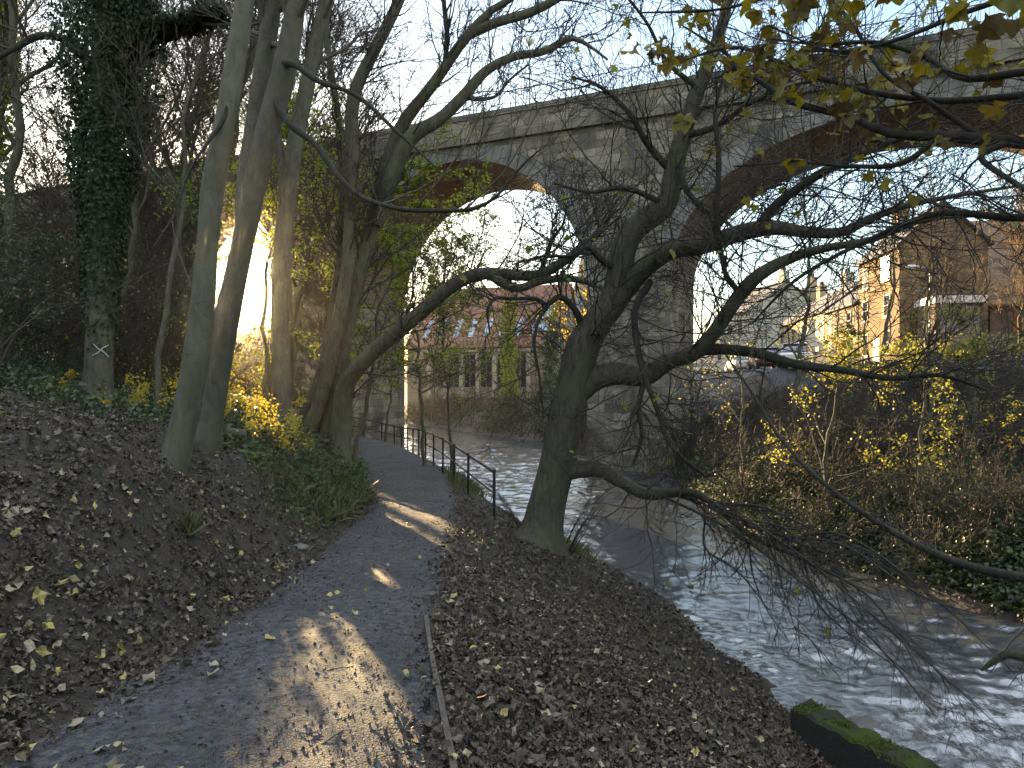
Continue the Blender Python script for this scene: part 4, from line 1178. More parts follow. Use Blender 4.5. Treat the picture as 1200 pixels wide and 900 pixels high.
MIDL = [dict(per_m=2.8, lo=.15, hi=1, ang=45, length=2.0, K=8, wander=.14, up=.18, ratio=.5, rcap=.02), dict(per_m=3.2, lo=.15, hi=1, ang=42, length=1.0, K=6, wander=.15, up=.12, ratio=.5, rcap=.009), dict(per_m=2.6, lo=.2, hi=1, ang=40, length=.5, K=4, wander=.14, up=.1, ratio=.6, rcap=.006)]
DENSE = [dict(per_m=3.4, lo=.1, hi=1, ang=45, length=2.0, K=8, wander=.14, up=.15, ratio=.5, rcap=.02), dict(per_m=3.6, lo=.15, hi=1, ang=42, length=1.0, K=6, wander=.15, up=.1, ratio=.5, rcap=.009), dict(per_m=3.4, lo=.2, hi=1, ang=40, length=.5, K=4, wander=.14, up=.1, ratio=.6, rcap=.006)]
for (x, y, h, r0, lean, seed, lab, lv, iv) in specs:
    wild_tree('woodland_tree', lab, (x, y), h, r0, lean, seed, 'bark_smooth' if seed in (102, 103, 105) else 'bark_mid', leaves=lv, ivy=iv, group='bare trees on the left slope', lv=DENSE if seed >= 150 else MIDL, limbs=14 if seed >= 150 else 12, crown_lo=.15 if seed >= 150 else .3)
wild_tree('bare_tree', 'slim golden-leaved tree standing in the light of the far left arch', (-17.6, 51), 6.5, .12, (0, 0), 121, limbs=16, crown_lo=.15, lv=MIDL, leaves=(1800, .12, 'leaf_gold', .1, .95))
wild_tree('leaning_tree', 'dark trunk leaning right in the sunlit thicket beside the straight trunk', (-6.6, 19), 8, .2, (.32, .0), 120, 'bark_dark', limbs=6)
# sapling with lime leaves behind the clump
for (x, y, h, seed, lab, nl) in [(-4.3, 19.0, 9.0, 131, 'lime-leaved sapling behind the many-stemmed clump, hiding the near arch edge', 26000), (-2.1, 24.2, 8.5, 134, 'lime-leaved sapling on the river bank behind the railing', 7000), (-2.75, 22.3, 8, 132, 'lime-leaved sapling leaning over the railing in front of the arch', 8000), (-5.9, 17.5, 8.5, 133, 'lime-leaved sapling between straight dark trunk and the clump', 11000)]:
    wild_tree('leafy_sapling', lab, (x, y), h, .07, (.16 if seed == 131 else .0, 0), seed, 'bark_mid', 'twig', limbs=24, up=.06, spread=.62, limb_len=.46 if seed == 131 else .36, crown_lo=.42 if seed == 133 else .3, leaves=(nl, .078, 'leaf_lime', .12, .95),
              lv=[dict(per_m=2.4, lo=.2, hi=1, ang=48, length=1.3, K=7, wander=.12, up=.0, ratio=.5, rcap=.01), dict(per_m=2.6, lo=.2, hi=1, ang=42, length=.6, K=5, wander=.12, up=0, ratio=.5, rcap=.005)])

# undergrowth bushes, left
bl = [(-11.0, 13.0, 4.2, 3.4, 201, 'evergreen_bush', 'tall dark evergreen bush filling the left edge behind the ivy-clad tree', (9000, .075, 'evergreen')),
      (-8.7, 10.6, 1.8, 2.2, 202, 'evergreen_bush', 'low dark evergreen bush at the left edge before the taller one', (2600, .07, 'evergreen')),
      (-8.2, 15.5, 3.0, 2.6, 203, 'thicket', 'brown bare thicket right of the ivy-clad tree', (300, .06, 'leaf_gold')),
      (-9.8, 20, 1.5, 3.0, 204, 'thicket', 'brown bare thicket behind the first one, catching sunlight', (900, .07, 'leaf_gold')),
      (-7.0, 15.0, 1.2, 1.6, 205, 'thicket', 'golden-leaved thicket glowing between leaning pair and straight trunk', (1500, .06, 'leaf_gold')),
      (-12.5, 19, 4.0, 4.2, 206, 'evergreen_bush', 'broad dark bush on the slope behind the ivy-clad tree', (6000, .09, 'evergreen')),
      (-7.6, 27, 1.5, 3.5, 207, 'thicket', 'bare thicket below the viaduct behind the many-stemmed clump', (1200, .08, 'leaf_lime')),
      (-14.5, 30, 3.6, 4.5, 208, 'thicket', 'bare thicket on the slope in front of the viaduct pier', (1200, .08, 'leaf_gold')),
      (-14.5, 23.5, 4.6, 5, 210, 'thicket', 'tall grey-brown thicket between ivy-clad tree and the far arch', (1500, .08, 'evergreen')), (-12.8, 22, 3.4, 3.2, 211, 'thicket', 'tall bare thicket left of the sunlit one', (700, .08, 'leaf_gold')), (-19, 30, 5.5, 6, 212, 'thicket', 'tallest bare thicket far up the left slope', (1500, .1, 'evergreen')),
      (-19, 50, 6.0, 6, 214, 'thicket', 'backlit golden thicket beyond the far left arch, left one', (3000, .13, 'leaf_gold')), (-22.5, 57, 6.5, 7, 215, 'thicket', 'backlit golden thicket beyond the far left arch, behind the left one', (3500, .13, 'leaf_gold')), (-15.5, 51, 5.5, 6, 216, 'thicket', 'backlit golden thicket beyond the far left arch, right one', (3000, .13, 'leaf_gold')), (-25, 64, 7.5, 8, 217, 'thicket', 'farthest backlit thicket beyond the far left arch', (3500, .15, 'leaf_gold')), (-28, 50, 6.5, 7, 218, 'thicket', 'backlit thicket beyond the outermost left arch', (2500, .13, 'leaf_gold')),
      (-17.0, 24, 4.5, 5, 209, 'evergreen_bush', 'dark bush high on the left slope among the pale trees', (5000, .1, 'evergreen'))]
for (x, y, h, w, seed, nm, lab, lv) in bl:
    bush(nm, lab, (x, y), h, w, seed, stems=60 if nm == 'thicket' else 30, leaves=lv, r=.016, twigs=3.6)
# sunlit small shrub and tufts on the bank
bush('small_shrub', 'little yellow-green shrub glowing in sun beside the straight dark trunk', xy(313, 11.6), .75, .7, 221, stems=18, leaves=(900, .055, 'leaf_gold'), r=.006)
bush('small_shrub', 'yellow-leaved low shrub at the foot of the straight dark trunk', xy(298, 14.0), .9, 1.3, 222, stems=18, leaves=(900, .06, 'leaf_gold'), r=.006)
bush('small_shrub', 'small sunlit shrub between ivy-clad tree and leaning pair', xy(182, 11.2), .7, 1.0, 223, stems=16, leaves=(500, .06, 'leaf_gold'), r=.006)
bush('small_shrub', 'leafy green shrub at the foot of the many-stemmed clump', xy(392, 13.6), .75, 1.1, 224, stems=22, leaves=(1300, .07, 'fern'), r=.006)
bush('small_shrub', 'leafy shrub hugging the ivy-clad trunk base', xy(95, 11.6), .55, .9, 225, stems=14, leaves=(450, .06, 'leaf_gold'), r=.006)

# right bank shrubs
rb = [(12.4, 14.5, 2.6, 4.0, 301), (9.6, 14.3, 1.7, 2.8, 302), (8.2, 18.5, 1.9, 3.0, 303), (11.4, 18.5, 2.4, 4.0, 304), (15.4, 19.5, 2.8, 4.6, 305), (8.2, 23.5, 2.0, 3.2, 306), (11.8, 23.5, 2.4, 4.4, 307), (16.5, 25, 2.6, 5, 308),
      (8.6, 28.5, 2.4, 3.2, 309), (12.6, 29.5, 2.4, 4.6, 310), (18.5, 31.0, 2.2, 5, 311), (14.0, 35.0, 1.8, 5, 312), (21, 36, 1.8, 5, 313), (13.6, 11.8, 2.2, 4.0, 314), (17.5, 15.8, 2.6, 5, 315), (7.5, 16.0, 1.3, 2.0, 316), (7.1, 20.2, 1.5, 2.4, 317), (8.3, 13.6, 1.2, 1.8, 318), (10.0, 12.4, 1.5, 2.4, 319), (9.6, 21, 2.2, 3.4, 320), (14.2, 23, 2.6, 4.5, 321)]
rbl = ['twiggy bank shrub at the right edge above the river bend', 'low twiggy shrub overhanging the right waterline', 'brambly shrub right of the pier by the waterline', 'dense twiggy shrub in the middle of the right bank', 'big twiggy shrub towards the right edge of the bank',
       'twiggy shrub beside the pier foot', 'tangle of bare stems behind the yellow-leaved tree', 'bare tangle under the glinting window', 'twiggy shrub tight against the pier flank', 'bare hedge-like shrub below the pale parked car', 'bare shrub below the stone wall', 'low bare shrub on top of the bank before the street',
       'low bare shrub in front of the orange door', 'grassy shrub at the right edge nearest the water', 'twiggy shrub at the right edge below the roofs', 'low shrub at the waterline under the thin sunlit stem', 'low shrub spilling over the waterline near the pier', 'small shrub right above the waterline under the long drooping bough', 'low shrub beside the grassy one nearest the water', 'shrub filling the bank behind the thin sunlit stem', 'tangled shrub in the middle of the bank top']
for (x, y, h, w, s), lab in zip(rb, rbl):
    bush('bank_shrub', lab, (x, y), h, w, s, stems=85, twigm='twig' if s % 2 else 'twig_brown', leaves=(900 if s not in (302, 306) else 1300, .055, 'fern' if s % 3 else 'evergreen'), r=.013, twigs=4.2, droop=.05, group='shrubs on the right bank')
# yellow-leaved trees on the right bank
for (x, y, h, seed, lab, nl, ls) in [(7.15, 16.2, 5.4, 331, 'young yellow-leaved tree with a sunlit thin stem on the right bank', 3200, .075), (9.2, 18.5, 5.0, 332, 'yellow-leaved hazel behind the thin-stemmed one on the right bank', 2600, .08), (10.4, 16.0, 4.2, 333, 'greenish-yellow hazel spreading over the right bank shrubs', 3000, .08), (8.4, 14.6, 4.6, 335, 'yellow-green hazel leaning over the bank at the right, nearest the camera', 3000, .07), (11.5, 19.5, 5.0, 336, 'yellow-green hazel on the upper bank before the brick building', 3000, .08), (6.9, 21, 5.2, 334, 'sparse yellow sapling just right of the pier', 900, .085)]:
    wild_tree('hazel_tree', lab, (x, y), h, .06, (.02, 0), seed, 'bark_mid', 'twig', limbs=18, up=.1, spread=.6, crown_lo=.15, leaves=(nl, ls, 'leaf_yellow', .22, .82),
              lv=[dict(per_m=2.2, lo=.2, hi=1, ang=50, length=1.1, K=7, wander=.12, up=0, ratio=.5, rcap=.01), dict(per_m=2.6, lo=.2, hi=1, ang=42, length=.5, K=5, wander=.12, up=0, ratio=.5, rcap=.005)])
for (x, y, h, seed, lab, lean) in [(10.4, 26, 10, 341, 'thin bare tree in the right arch beside the pier', (.0, 0)), (13.8, 27, 9, 342, 'thin bare tree before the sunlit houses', (.03, 0)), (17.6, 30, 10, 343, 'thin bare tree under the glinting window', (-.04, 0)),
    (24.5, 34, 9.5, 344, 'golden-brown bare tree before the gable of the tall house', (.0, 0)), (27.8, 37.5, 9.0, 345, 'golden-brown bare tree before the garage', (.0, 0)), (29.5, 33, 8.5, 346, 'bare tree at the right edge before the orange door', (.03, 0)), (22.3, 29.5, 8, 347, 'slim bare tree on the bank right of the lamp post', (.03, 0))]:
    wild_tree('bare_tree', lab, (x, y), h, .12, lean, seed, 'bark_mid', 'twig_sunlit' if seed > 343 else 'twig_brown', limbs=9 if seed < 344 else 18, crown_lo=.3 if seed < 344 else .12)

# far bank under the left arch
fb = [(6.2, 43.5, 2.6, 4, 401, 'ivy_bush', 'ivy-covered mound on the far bank beside the pier', (5200, .14, 'ivy')), (3.4, 47.8, 2.6, 4, 402, 'ivy_bush', 'ivy mound at the waterline below the red-roofed building', (5200, .14, 'ivy')), (-.2, 53.2, 2.4, 4, 403, 'thicket', 'brown reedy thicket by the far waterline', (500, .1, 'fern')),
      (-4.2, 63, 2.4, 4.5, 404, 'thicket', 'brown bramble thicket left of the reedy one on the far bank', (500, .1, 'fern')), (-10.2, 69.5, 2.4, 4, 405, 'thicket', 'bare thicket where the river bends out of sight', (600, .1, 'fern')), (1.0, 57, 2.6, 4, 406, 'thicket', 'bramble thicket in front of the columned windows', (800, .1, 'ivy')), (5.2, 52, 2.8, 4.5, 407, 'ivy_bush', 'ivy mound below the stone gable of the red-roofed building', (5000, .14, 'ivy')), (-7.0, 67, 2.6, 4, 408, 'thicket', 'brown thicket at the left end of the red-roofed building', (700, .1, 'fern'))]
for (x, y, h, w, s, nm, lab, lv) in fb:
    bush(nm, lab, (x, y), h, w, s, stems=60, leaves=lv, r=.02, twigs=1.8, droop=.08, tpl=TPL_IVY if lv[2] == 'ivy' else None)
wild_tree('ivy_clad_tree', 'slim tree wrapped in lime-lit ivy before the red-roofed building', (-.35, 56.6), 11, .2, (0, 0), 421, ivy=(3000, .1, .85, .6, .17, 'leaf_lime'), limbs=5)
wild_tree('ivy_clad_tree', 'ivy-wrapped stump-like tree against the stone gable', (3.3, 62.2), 7.4, .2, (0, 0), 422, ivy=(2600, .05, .95, .75, .17, 'ivy'), limbs=2)
wild_tree('bare_tree', 'small bare tree left of the red-roofed building under the arch', (-7.2, 63), 9, .12, (.05, 0), 423, limbs=9)
wild_tree('bare_tree', 'bare tree at the foot of the path-side pier, behind the railing', (-6.6, 37.2), 6, .1, (.03, 0), 424, limbs=7)
wild_tree('leafy_sapling', 'sunlit yellow-green tree peeping past the left edge of the pier', (4.05, 39.5), 9.6, .1, (0, 0), 425, limbs=14, leaves=(1800, .16, 'leaf_gold', .35, 1.0), spread=.3)


# ================================================================== GROUND COVER
rngL = np.random.default_rng(700)


def litter(n, ymin, ymax, side, power=1.5):
    """points on the ground: side -1 left of the path, +1 between path and river."""
    y = ymin + (ymax - ymin) * rngL.uniform(size=n) ** power
    x = rngL.uniform(-1, 1, n) * y * .80
    dp, pv = sdist(x, y, PATH[:, :2], PATH[:, 2:]); dl, _ = sdist(x, y, RIVL)
    hw = pv[:, 1] + vnoise(x * .9, y * .9, 5) * .22
    if side < 0:
        k = (dp < -hw + .12 * rngL.normal(size=n))
    else:
        k = (dp > hw + .12 * rngL.normal(size=n)) & (dl < -.02)
    return np.stack([x[k], y[k]], 1)


def gnormal(p, e=.06):
    zx = (ground_z(p[:, 0] + e, p[:, 1]) - ground_z(p[:, 0] - e, p[:, 1])) / (2 * e)
    zy = (ground_z(p[:, 0], p[:, 1] + e) - ground_z(p[:, 0], p[:, 1] - e)) / (2 * e)
    return nrm(np.stack([-zx, -zy, np.ones(len(p))], 1))


mb = MB()
p = np.concatenate([litter(150000, 2.2, 16, -1, 1.4), litter(180000, 2.2, 17, 1, 1.3)])
p = p[vnoise(p[:, 0] * 1.7, p[:, 1] * 1.7, 61) + .7 * vnoise(p[:, 0] * 5, p[:, 1] * 5, 62) > -.42 + .25 * rngL.normal(size=len(p))]
z = ground_z(p[:, 0], p[:, 1])
pos = np.column_stack([p, z + rngL.uniform(.002, .035, len(p))])
scatter(mb, TPL_LITTER, pos, (.012 + .046 * rngL.uniform(size=len(p)) ** 1.8) * (1 + .5 * (rngL.uniform(size=len(p)) > .93)), rngL, gnormal(p), .6, .2)
pb = np.concatenate([litter(5000, 2.2, 14, -1, 1.3), litter(6000, 2.2, 14, 1, 1.3)])
scatter(mb, TPL_LITTER, np.column_stack([pb, ground_z(pb[:, 0], pb[:, 1]) + .035]), rngL.uniform(.04, .085, len(pb)), rngL, gnormal(pb), .5, .25)
tag(mb.build('fallen_leaves', M['litter'], smooth=False), 'brown fallen leaves littering the banks either side of the path', 'fallen leaves', kind='stuff')
mb = MB()
pl = litter(2600, 2.2, 12, -1, 1.2); pr_ = litter(900, 2.2, 13, 1, 1.2)
keep = vnoise(pl[:, 0] * 1.2, pl[:, 1] * 1.2, 91) > -.12
p = np.concatenate([pl[keep], pr_])
nb = 80
p = np.concatenate([p, np.column_stack([-2.7 + .45 * rngL.normal(size=nb), 4.0 + .9 * rngL.normal(size=nb)])])
# stray leaves on the path
q = np.column_stack([rngL.uniform(-2.3, -.4, 60), rngL.uniform(3, 12, 60)])
p = np.concatenate([p, q])
z = ground_z(p[:, 0], p[:, 1]) + np.where(np.arange(len(p)) >= len(p) - 60, .04, .035)
scatter(mb, TPL_LITTER, np.column_stack([p, z + .012]), rngL.uniform(.025, .07, len(p)) * np.where((p[:, 1] < 5) & (p[:, 0] < -1.6), 1.35, 1), rngL, gnormal(p), .5, .2)
tag(mb.build('pale_fallen_leaves', M['litter_pale'], smooth=False), 'scattered pale and yellow fallen leaves lying on the darker ones', 'fallen leaves', kind='stuff')
# twigs and bits on the ground
p = np.concatenate([litter(1800, 2.2, 14, -1), litter(1500, 2.2, 14, 1), np.column_stack([rngL.uniform(-2.3, -.4, 160), rngL.uniform(3, 12, 160)])])
z = ground_z(p[:, 0], p[:, 1]) + .03
a = rngL.uniform(0, 6.28, len(p)); L = rngL.uniform(.04, .22, len(p))
e = np.stack([np.cos(a) * L, np.sin(a) * L], 1)
p2 = p + e; z2 = ground_z(p2[:, 0], p2[:, 1]) + .03
mid = (p + p2) / 2 + rngL.normal(size=p.shape) * .012; zm = (z + z2) / 2 + .01
mb = MB(); mb.tubes(np.stack([np.column_stack([p, z]), np.column_stack([mid, zm]), np.column_stack([p2, z2])], 1), np.repeat(rngL.uniform(.0015, .005, len(p))[:, None], 3, 1), 3)
tag(mb.build('fallen_twigs', M['wood']), 'dry twigs strewn over the leaf litter and path', 'fallen twigs', kind='stuff')


q = np.column_stack([rngL.uniform(-2.6, -.3, 9000), 2.8 + 13 * rngL.uniform(size=9000) ** 1.6])
dp, pv = sdist(q[:, 0], q[:, 1], PATH[:, :2], PATH[:, 2:])
q = q[np.abs(dp) < pv[:, 1] * 1.05]
mb = MB()
zq = ground_z(q[:, 0], q[:, 1]) + .03 * (1 - (np.abs(q[:, 0] * 0)) ** 4) + .006
scatter(mb, TPL_LITTER, np.column_stack([q, zq]), .006 + .022 * rngL.uniform(size=len(q)) ** 3, rngL, (0, 0, 1), .6, .35)
tag(mb.build('path_debris', M['litter'], smooth=False), 'bits of crushed leaf and grit trodden into the path', 'debris', kind='stuff')


def cover(name, label, cat, regs, tpl, size, m, normal, spread, dirs=None, lift=.06):
    mb = MB()
    for (x, y, w, d, n, hh) in regs:
        px = x + rngL.normal(size=n) * w * .5; py = y + rngL.normal(size=n) * d * .5
        dp, pv = sdist(px, py, PATH[:, :2], PATH[:, 2:]); dl, _ = sdist(px, py, RIVL); dr, _ = sdist(px, py, RIVR)
        k = (np.abs(dp) > pv[:, 1] + .15) & ~((dl > 0) & (dr < .1))
        px = px[k]; py = py[k]
        zz = ground_z(px, py) + rngL.uniform(0, 1, len(px)) ** 1.5 * hh + lift * .3
        pos = np.stack([px, py, zz], 1)
        scatter(mb, tpl, pos, size * rngL.uniform(.6, 1.3, len(pos)), rngL, normal, spread, dirs=None if dirs is None else np.broadcast_to(np.array(dirs, float), (len(pos), 3)))
    tag(mb.build(name, M[m]), label, cat, kind='stuff')


cover('ground_ivy', 'dark ivy and low leaves covering the slope under the left trees', 'ground cover',
      [(-4.6, 11.5, 2.2, 3.0, 1700, .2), (-7.5, 12.5, 3.5, 3.0, 3600, .3), (-3.5, 12.6, .9, 2.4, 1300, .3), (-9.2, 9.5, 2.5, 2.5, 2500, .35), (-4.0, 17, 1.2, 4, 1800, .35), (-7, 17, 4, 5, 3500, .4), (-12, 16, 5, 6, 4000, .5)],
      TPL_IVY, .065, 'evergreen', (0, 0, .8), .6)
cover('bank_greens', 'mid-green herbs and ferns on the cut bank left of the path', 'ground cover',
      [(-3.15, 12.2, .55, 1.6, 850, .3), (-3.35, 10.4, .6, 1.2, 350, .22), (-3.0, 14.2, .4, 1.4, 700, .35), (-4.2, 10.6, 1.2, 1.2, 350, .15)],
      TPL_SMALL, .075, 'fern', (0, 0, .6), .7)
cover('bank_grass', 'long drooping grass on the cut bank left of the path and by the water', 'grass',
      [(-3.0, 12.2, .35, 1.6, 420, .05), (-3.1, 14, .4, 1.6, 450, .05), (8.6, 12.4, .6, 1.2, 260, .03), (1.2, 15.5, .6, 1.5, 500, .02), (-1.4, 20, .5, 3, 700, .02)],
      TPL_BLADE, .30, 'dry_grass', (0, -.5, .3), .5, (0.15, -.2, .8))
def edge_strip(n, ya, yb, da, db):
    seg = [(RIVR[i], RIVR[i + 1]) for i in range(len(RIVR) - 1) if RIVR[i + 1][1] > ya and RIVR[i][1] < yb]
    L = np.array([np.linalg.norm(b - a) for a, b in seg]); k = rngL.choice(len(seg), n, p=L / L.sum())
    A_ = np.array([q[0] for q in seg])[k]; B_ = np.array([q[1] for q in seg])[k]
    t = rngL.uniform(0, 1, n)[:, None]; d = nrm(B_ - A_)
    return A_ + (B_ - A_) * t + np.stack([d[:, 1], -d[:, 0]], 1) * rngL.uniform(da, db, n)[:, None]


mb = MB()
p = edge_strip(16000, 6, 31, -.05, 1.7)
scatter(mb, TPL_IVY, np.column_stack([p, ground_z(p[:, 0], p[:, 1]) + .01 + .3 * rngL.uniform(size=len(p)) ** 2]), rngL.uniform(.03, .085, len(p)), rngL, gnormal(p) + np.array((0, 0, .2)), .6)
tag(mb.build('waterside_ivy', M['ivy_dark']), 'dark ivy and leaves trailing down the right bank to the waterline', 'ground cover', kind='stuff')
mb = MB()
p = edge_strip(26000, 6, 31, -.1, 4.5)
scatter(mb, TPL_LITTER, np.column_stack([p, ground_z(p[:, 0], p[:, 1]) + .02]), rngL.uniform(.02, .09, len(p)), rngL, gnormal(p), .6, .2)
tag(mb.build('bank_leaf_litter', M['litter'], smooth=False), 'dead leaves lying under the shrubs of the right bank', 'fallen leaves', kind='stuff')


cover('bank_ivy', 'ivy and low leaves covering the right bank above the river', 'ground cover',
      [(9, 15, 2.5, 3, 4500, .35), (8.2, 12.3, .8, 1.8, 3000, .25), (7.2, 15.6, .7, 3.2, 3500, .22), (6.6, 19.5, .7, 5, 3500, .25), (7.4, 17.5, 1.2, 5, 3500, .25), (7.6, 14.2, .9, 2.2, 2200, .25), (9.0, 12.2, 1.6, 1.6, 2600, .3), (7.0, 23, 1.6, 5, 2600, .35), (10.5, 20, 4, 5, 4200, .5), (14, 17, 4, 5, 3000, .5), (9.5, 26, 3, 5, 2600, .5), (15, 27, 5, 6, 3000, .5)],
      TPL_IVY, .09, 'evergreen', (0, 0, .8), .6)
cover('far_bank_ivy', 'ivy and brambles draping the far bank below the red-roofed building', 'ground cover',
      [(4.5, 47, 3, 3, 3000, .7), (0, 55, 5, 4, 3000, .7), (6.5, 42, 2, 3, 1600, .7), (-6, 64, 6, 5, 2000, .7)],
      TPL_IVY, .16, 'ivy', (0, 0, .8), .6)
# tufts
for (px, Y, lab) in [(222, 6.6, 'yellow-green grass tuft alone on the leafy bank below the leaning pair'), (335, 10.6, 'small green tuft at the edge of the cut bank')]:
    x, y = xy(px, Y); z = gz(x, y)
    rg = np.random.default_rng(int(px)); n = 90
    th = rg.uniform(0, 6.28, n); rr0 = rg.uniform(0, .05, n)
    pos = np.stack([x + np.cos(th) * rr0, y + np.sin(th) * rr0, np.full(n, z + .01)], 1)
    mb = MB(); scatter(mb, TPL_BLADE, pos, rg.uniform(.12, .26, n), rg, np.stack([np.cos(th), np.sin(th), np.full(n, .3)], 1), .2, dirs=np.stack([np.cos(th) * .7, np.sin(th) * .7, np.full(n, .9)], 1))
    o = mb.build('grass_tuft', M['dry_grass'], base=(x, y, z)); tag(o, lab, 'grass tuft')

# ================================================================== SMALL THINGS NEAR THE PATH
e_pts = []
for px, py, Y in [(499, 712, 5.75), (503, 755, 5.1), (508, 800, 4.5), (516, 850, 3.95), (527, 895, 3.5), (534, 930, 3.2)]:
    x = (px - 600) / F * Y
    e_pts.append((x, Y, gz(x, Y) + .026 + .010 * math.sin(Y * 5)))
e_pts = np.array(e_pts)
mb = MB()
tn = nrm(np.gradient(e_pts, axis=0)); sd = np.stack([tn[:, 1], -tn[:, 0], 0 * tn[:, 0]], 1)
w_ = .016; h_ = .07
ring = np.stack([e_pts - sd * w_ - (0, 0, h_), e_pts + sd * w_ - (0, 0, h_), e_pts + sd * w_ + (0, 0, .02), e_pts - sd * w_ + (0, 0, .02)], 1)
fs = []
for i in range(len(e_pts) - 1):
    for k in range(4):
        fs.append((i * 4 + k, i * 4 + (k + 1) % 4, (i + 1) * 4 + (k + 1) % 4, (i + 1) * 4 + k))
fs += [(3, 2, 1, 0), tuple((len(e_pts) - 1) * 4 + k for k in range(4))]
mb.add(ring.reshape(-1, 3), np.array(fs))
o = mb.build('edging_board', M['wood'], smooth=False, base=tuple(e_pts[2])); tag(o, 'weathered wooden edging board along the right side of the path', 'edging board')

# mossy wall by the water
mb = MB()
A = np.array((3.02, 7.4)); B = np.array((4.35, 4.4))
dv = (B - A) / np.linalg.norm(B - A); dn = np.array((-dv[1], dv[0]))
nseg = 40; sec = [(-.17, -1.0), (-.17, -.03), (-.13, 0.0), (.13, .0), (.17, -.03), (.17, -1.0)]
Lw = np.linalg.norm(B - A); rgw = np.random.default_rng(4)
V = []
for i in range(nseg + 1):
    t = i / nseg * Lw
    for (d, zz) in sec:
        q = A + dv * t + dn * d
        V.append((q[0] + rgw.normal() * .006, q[1] + rgw.normal() * .006, -1.72 + zz + rgw.normal() * .017 - .0 * t))
ns = len(sec); fs = []
for i in range(nseg):
    for k in range(ns):
        fs.append((i * ns + k, (i + 1) * ns + k, (i + 1) * ns + (k + 1) % ns, i * ns + (k + 1) % ns))
mb.add(V, np.array(fs)); mb.add(V[:ns], [list(range(ns))]); mb.add(V[-ns:], [list(range(ns))[::-1]])
wall_mesh = mb
o = mb.build('retaining_wall', M['moss'], smooth=False, base=(A[0], A[1], -2.3))
rgm = np.random.default_rng(12); nm_ = 9000
tt_ = rgm.uniform(0, Lw, nm_); dd_ = rgm.uniform(-.17, .17, nm_)
kk = vnoise(tt_ * 2.2, dd_ * 5, 71) + .6 * vnoise(tt_ * 7, dd_ * 9, 72) > -.12
tt_, dd_ = tt_[kk], dd_[kk]
mp_ = np.stack([A[0] + dv[0] * tt_ + dn[0] * dd_, A[1] + dv[1] * tt_ + dn[1] * dd_, np.full(len(tt_), -1.735) + rgm.normal(size=len(tt_)) * .008], 1)
mbm = MB(); scatter(mbm, TPL_SMALL, mp_, rgm.uniform(.012, .035, len(mp_)), rgm, (0, 0, .6), .8); mbm.build('moss', M['moss_tuft'], o)
tag(o, 'low moss-topped concrete wall at the river edge, lower right', 'wall')


def rock(name, label, p, s, seed, m='rock', cat='rock'):
    rg = np.random.default_rng(seed)
    n1, n2 = 16, 10
    V = []
    off = rg.uniform(0, 50, 2)
    for j in range(n2 + 1):
        ph = math.pi * j / n2
        for i in range(n1):
            th = 2 * math.pi * i / n1
            d = np.array((math.sin(ph) * math.cos(th), math.sin(ph) * math.sin(th), math.cos(ph)))
            rr = 1 + .5 * float(fbm(np.array([d[0] * 1.6 + off[0] + d[2]]), np.array([d[1] * 1.6 + off[1] - d[2]]), seed)[0])
            V.append(np.array(p) + d * np.array(s) * rr)
    fs = [(j * n1 + i, (j + 1) * n1 + i, (j + 1) * n1 + (i + 1) % n1, j * n1 + (i + 1) % n1) for j in range(n2) for i in range(n1)]
    mb = MB(); mb.add(V, np.array(fs)); o = mb.build(name, M[m], base=tuple(p)); return tag(o, label, cat)


rock('river_rock', 'wet flat rock breaking the water beside the mossy wall', (3.95, 7.95, -2.26), (.22, .15, .14), 1)
rock('river_rock', 'smaller dark stone just under foam beside the flat rock', (4.35, 7.6, -2.3), (.16, .12, .13), 2)
rock('bank_stone', 'pale stone lying at the path edge below the leaning pair', (*xy(352, 9.0), gz(*xy(352, 9.0)) + .03), (.10, .07, .05), 5)
# dark log poking out at the right
s = spline([(*at(1240, 775, 7.2), .05), (*at(1200, 770, 7.6), .05), (*at(1178, 768, 7.9), .045), (*at(1150, 785, 8.1), .02)], 16)
mb = MB(); mb.tubes(s[:, :3], s[:, 3], 8, True); o = mb.build('driftwood_branch', M['bark_dark'], base=tuple(s[-1, :3])); tag(o, 'dark dead branch stuck in the river at the right edge', 'branch')
# fallen log at foot of beech pair, and a stump on the left
s = spline([(*xy(262, 10.6), gz(*xy(262, 10.6)) + .16, .09), (*xy(285, 10.9), gz(*xy(285, 10.9)) + .2, .085)], 6)
mb = MB(); mb.tubes(s[:, :3], s[:, 3], 10, True); o = mb.build('fallen_log', M['bark_dark'], base=tuple(s[0, :3])); tag(o, 'short dark log lying behind the leaning pair', 'log')
x, y = xy(28, 5.6); z = gz(x, y)
mb = MB(); mb.tubes(np.array([(x, y, z - .1), (x + .005, y, z + .06), (x, y, z + .14)]), np.array([.045, .035, .03]), 9, True); o = mb.build('cut_stump', M['bark_dark'], base=(x, y, z)); tag(o, 'little dark sapling stump among the leaves at the left', 'stump')


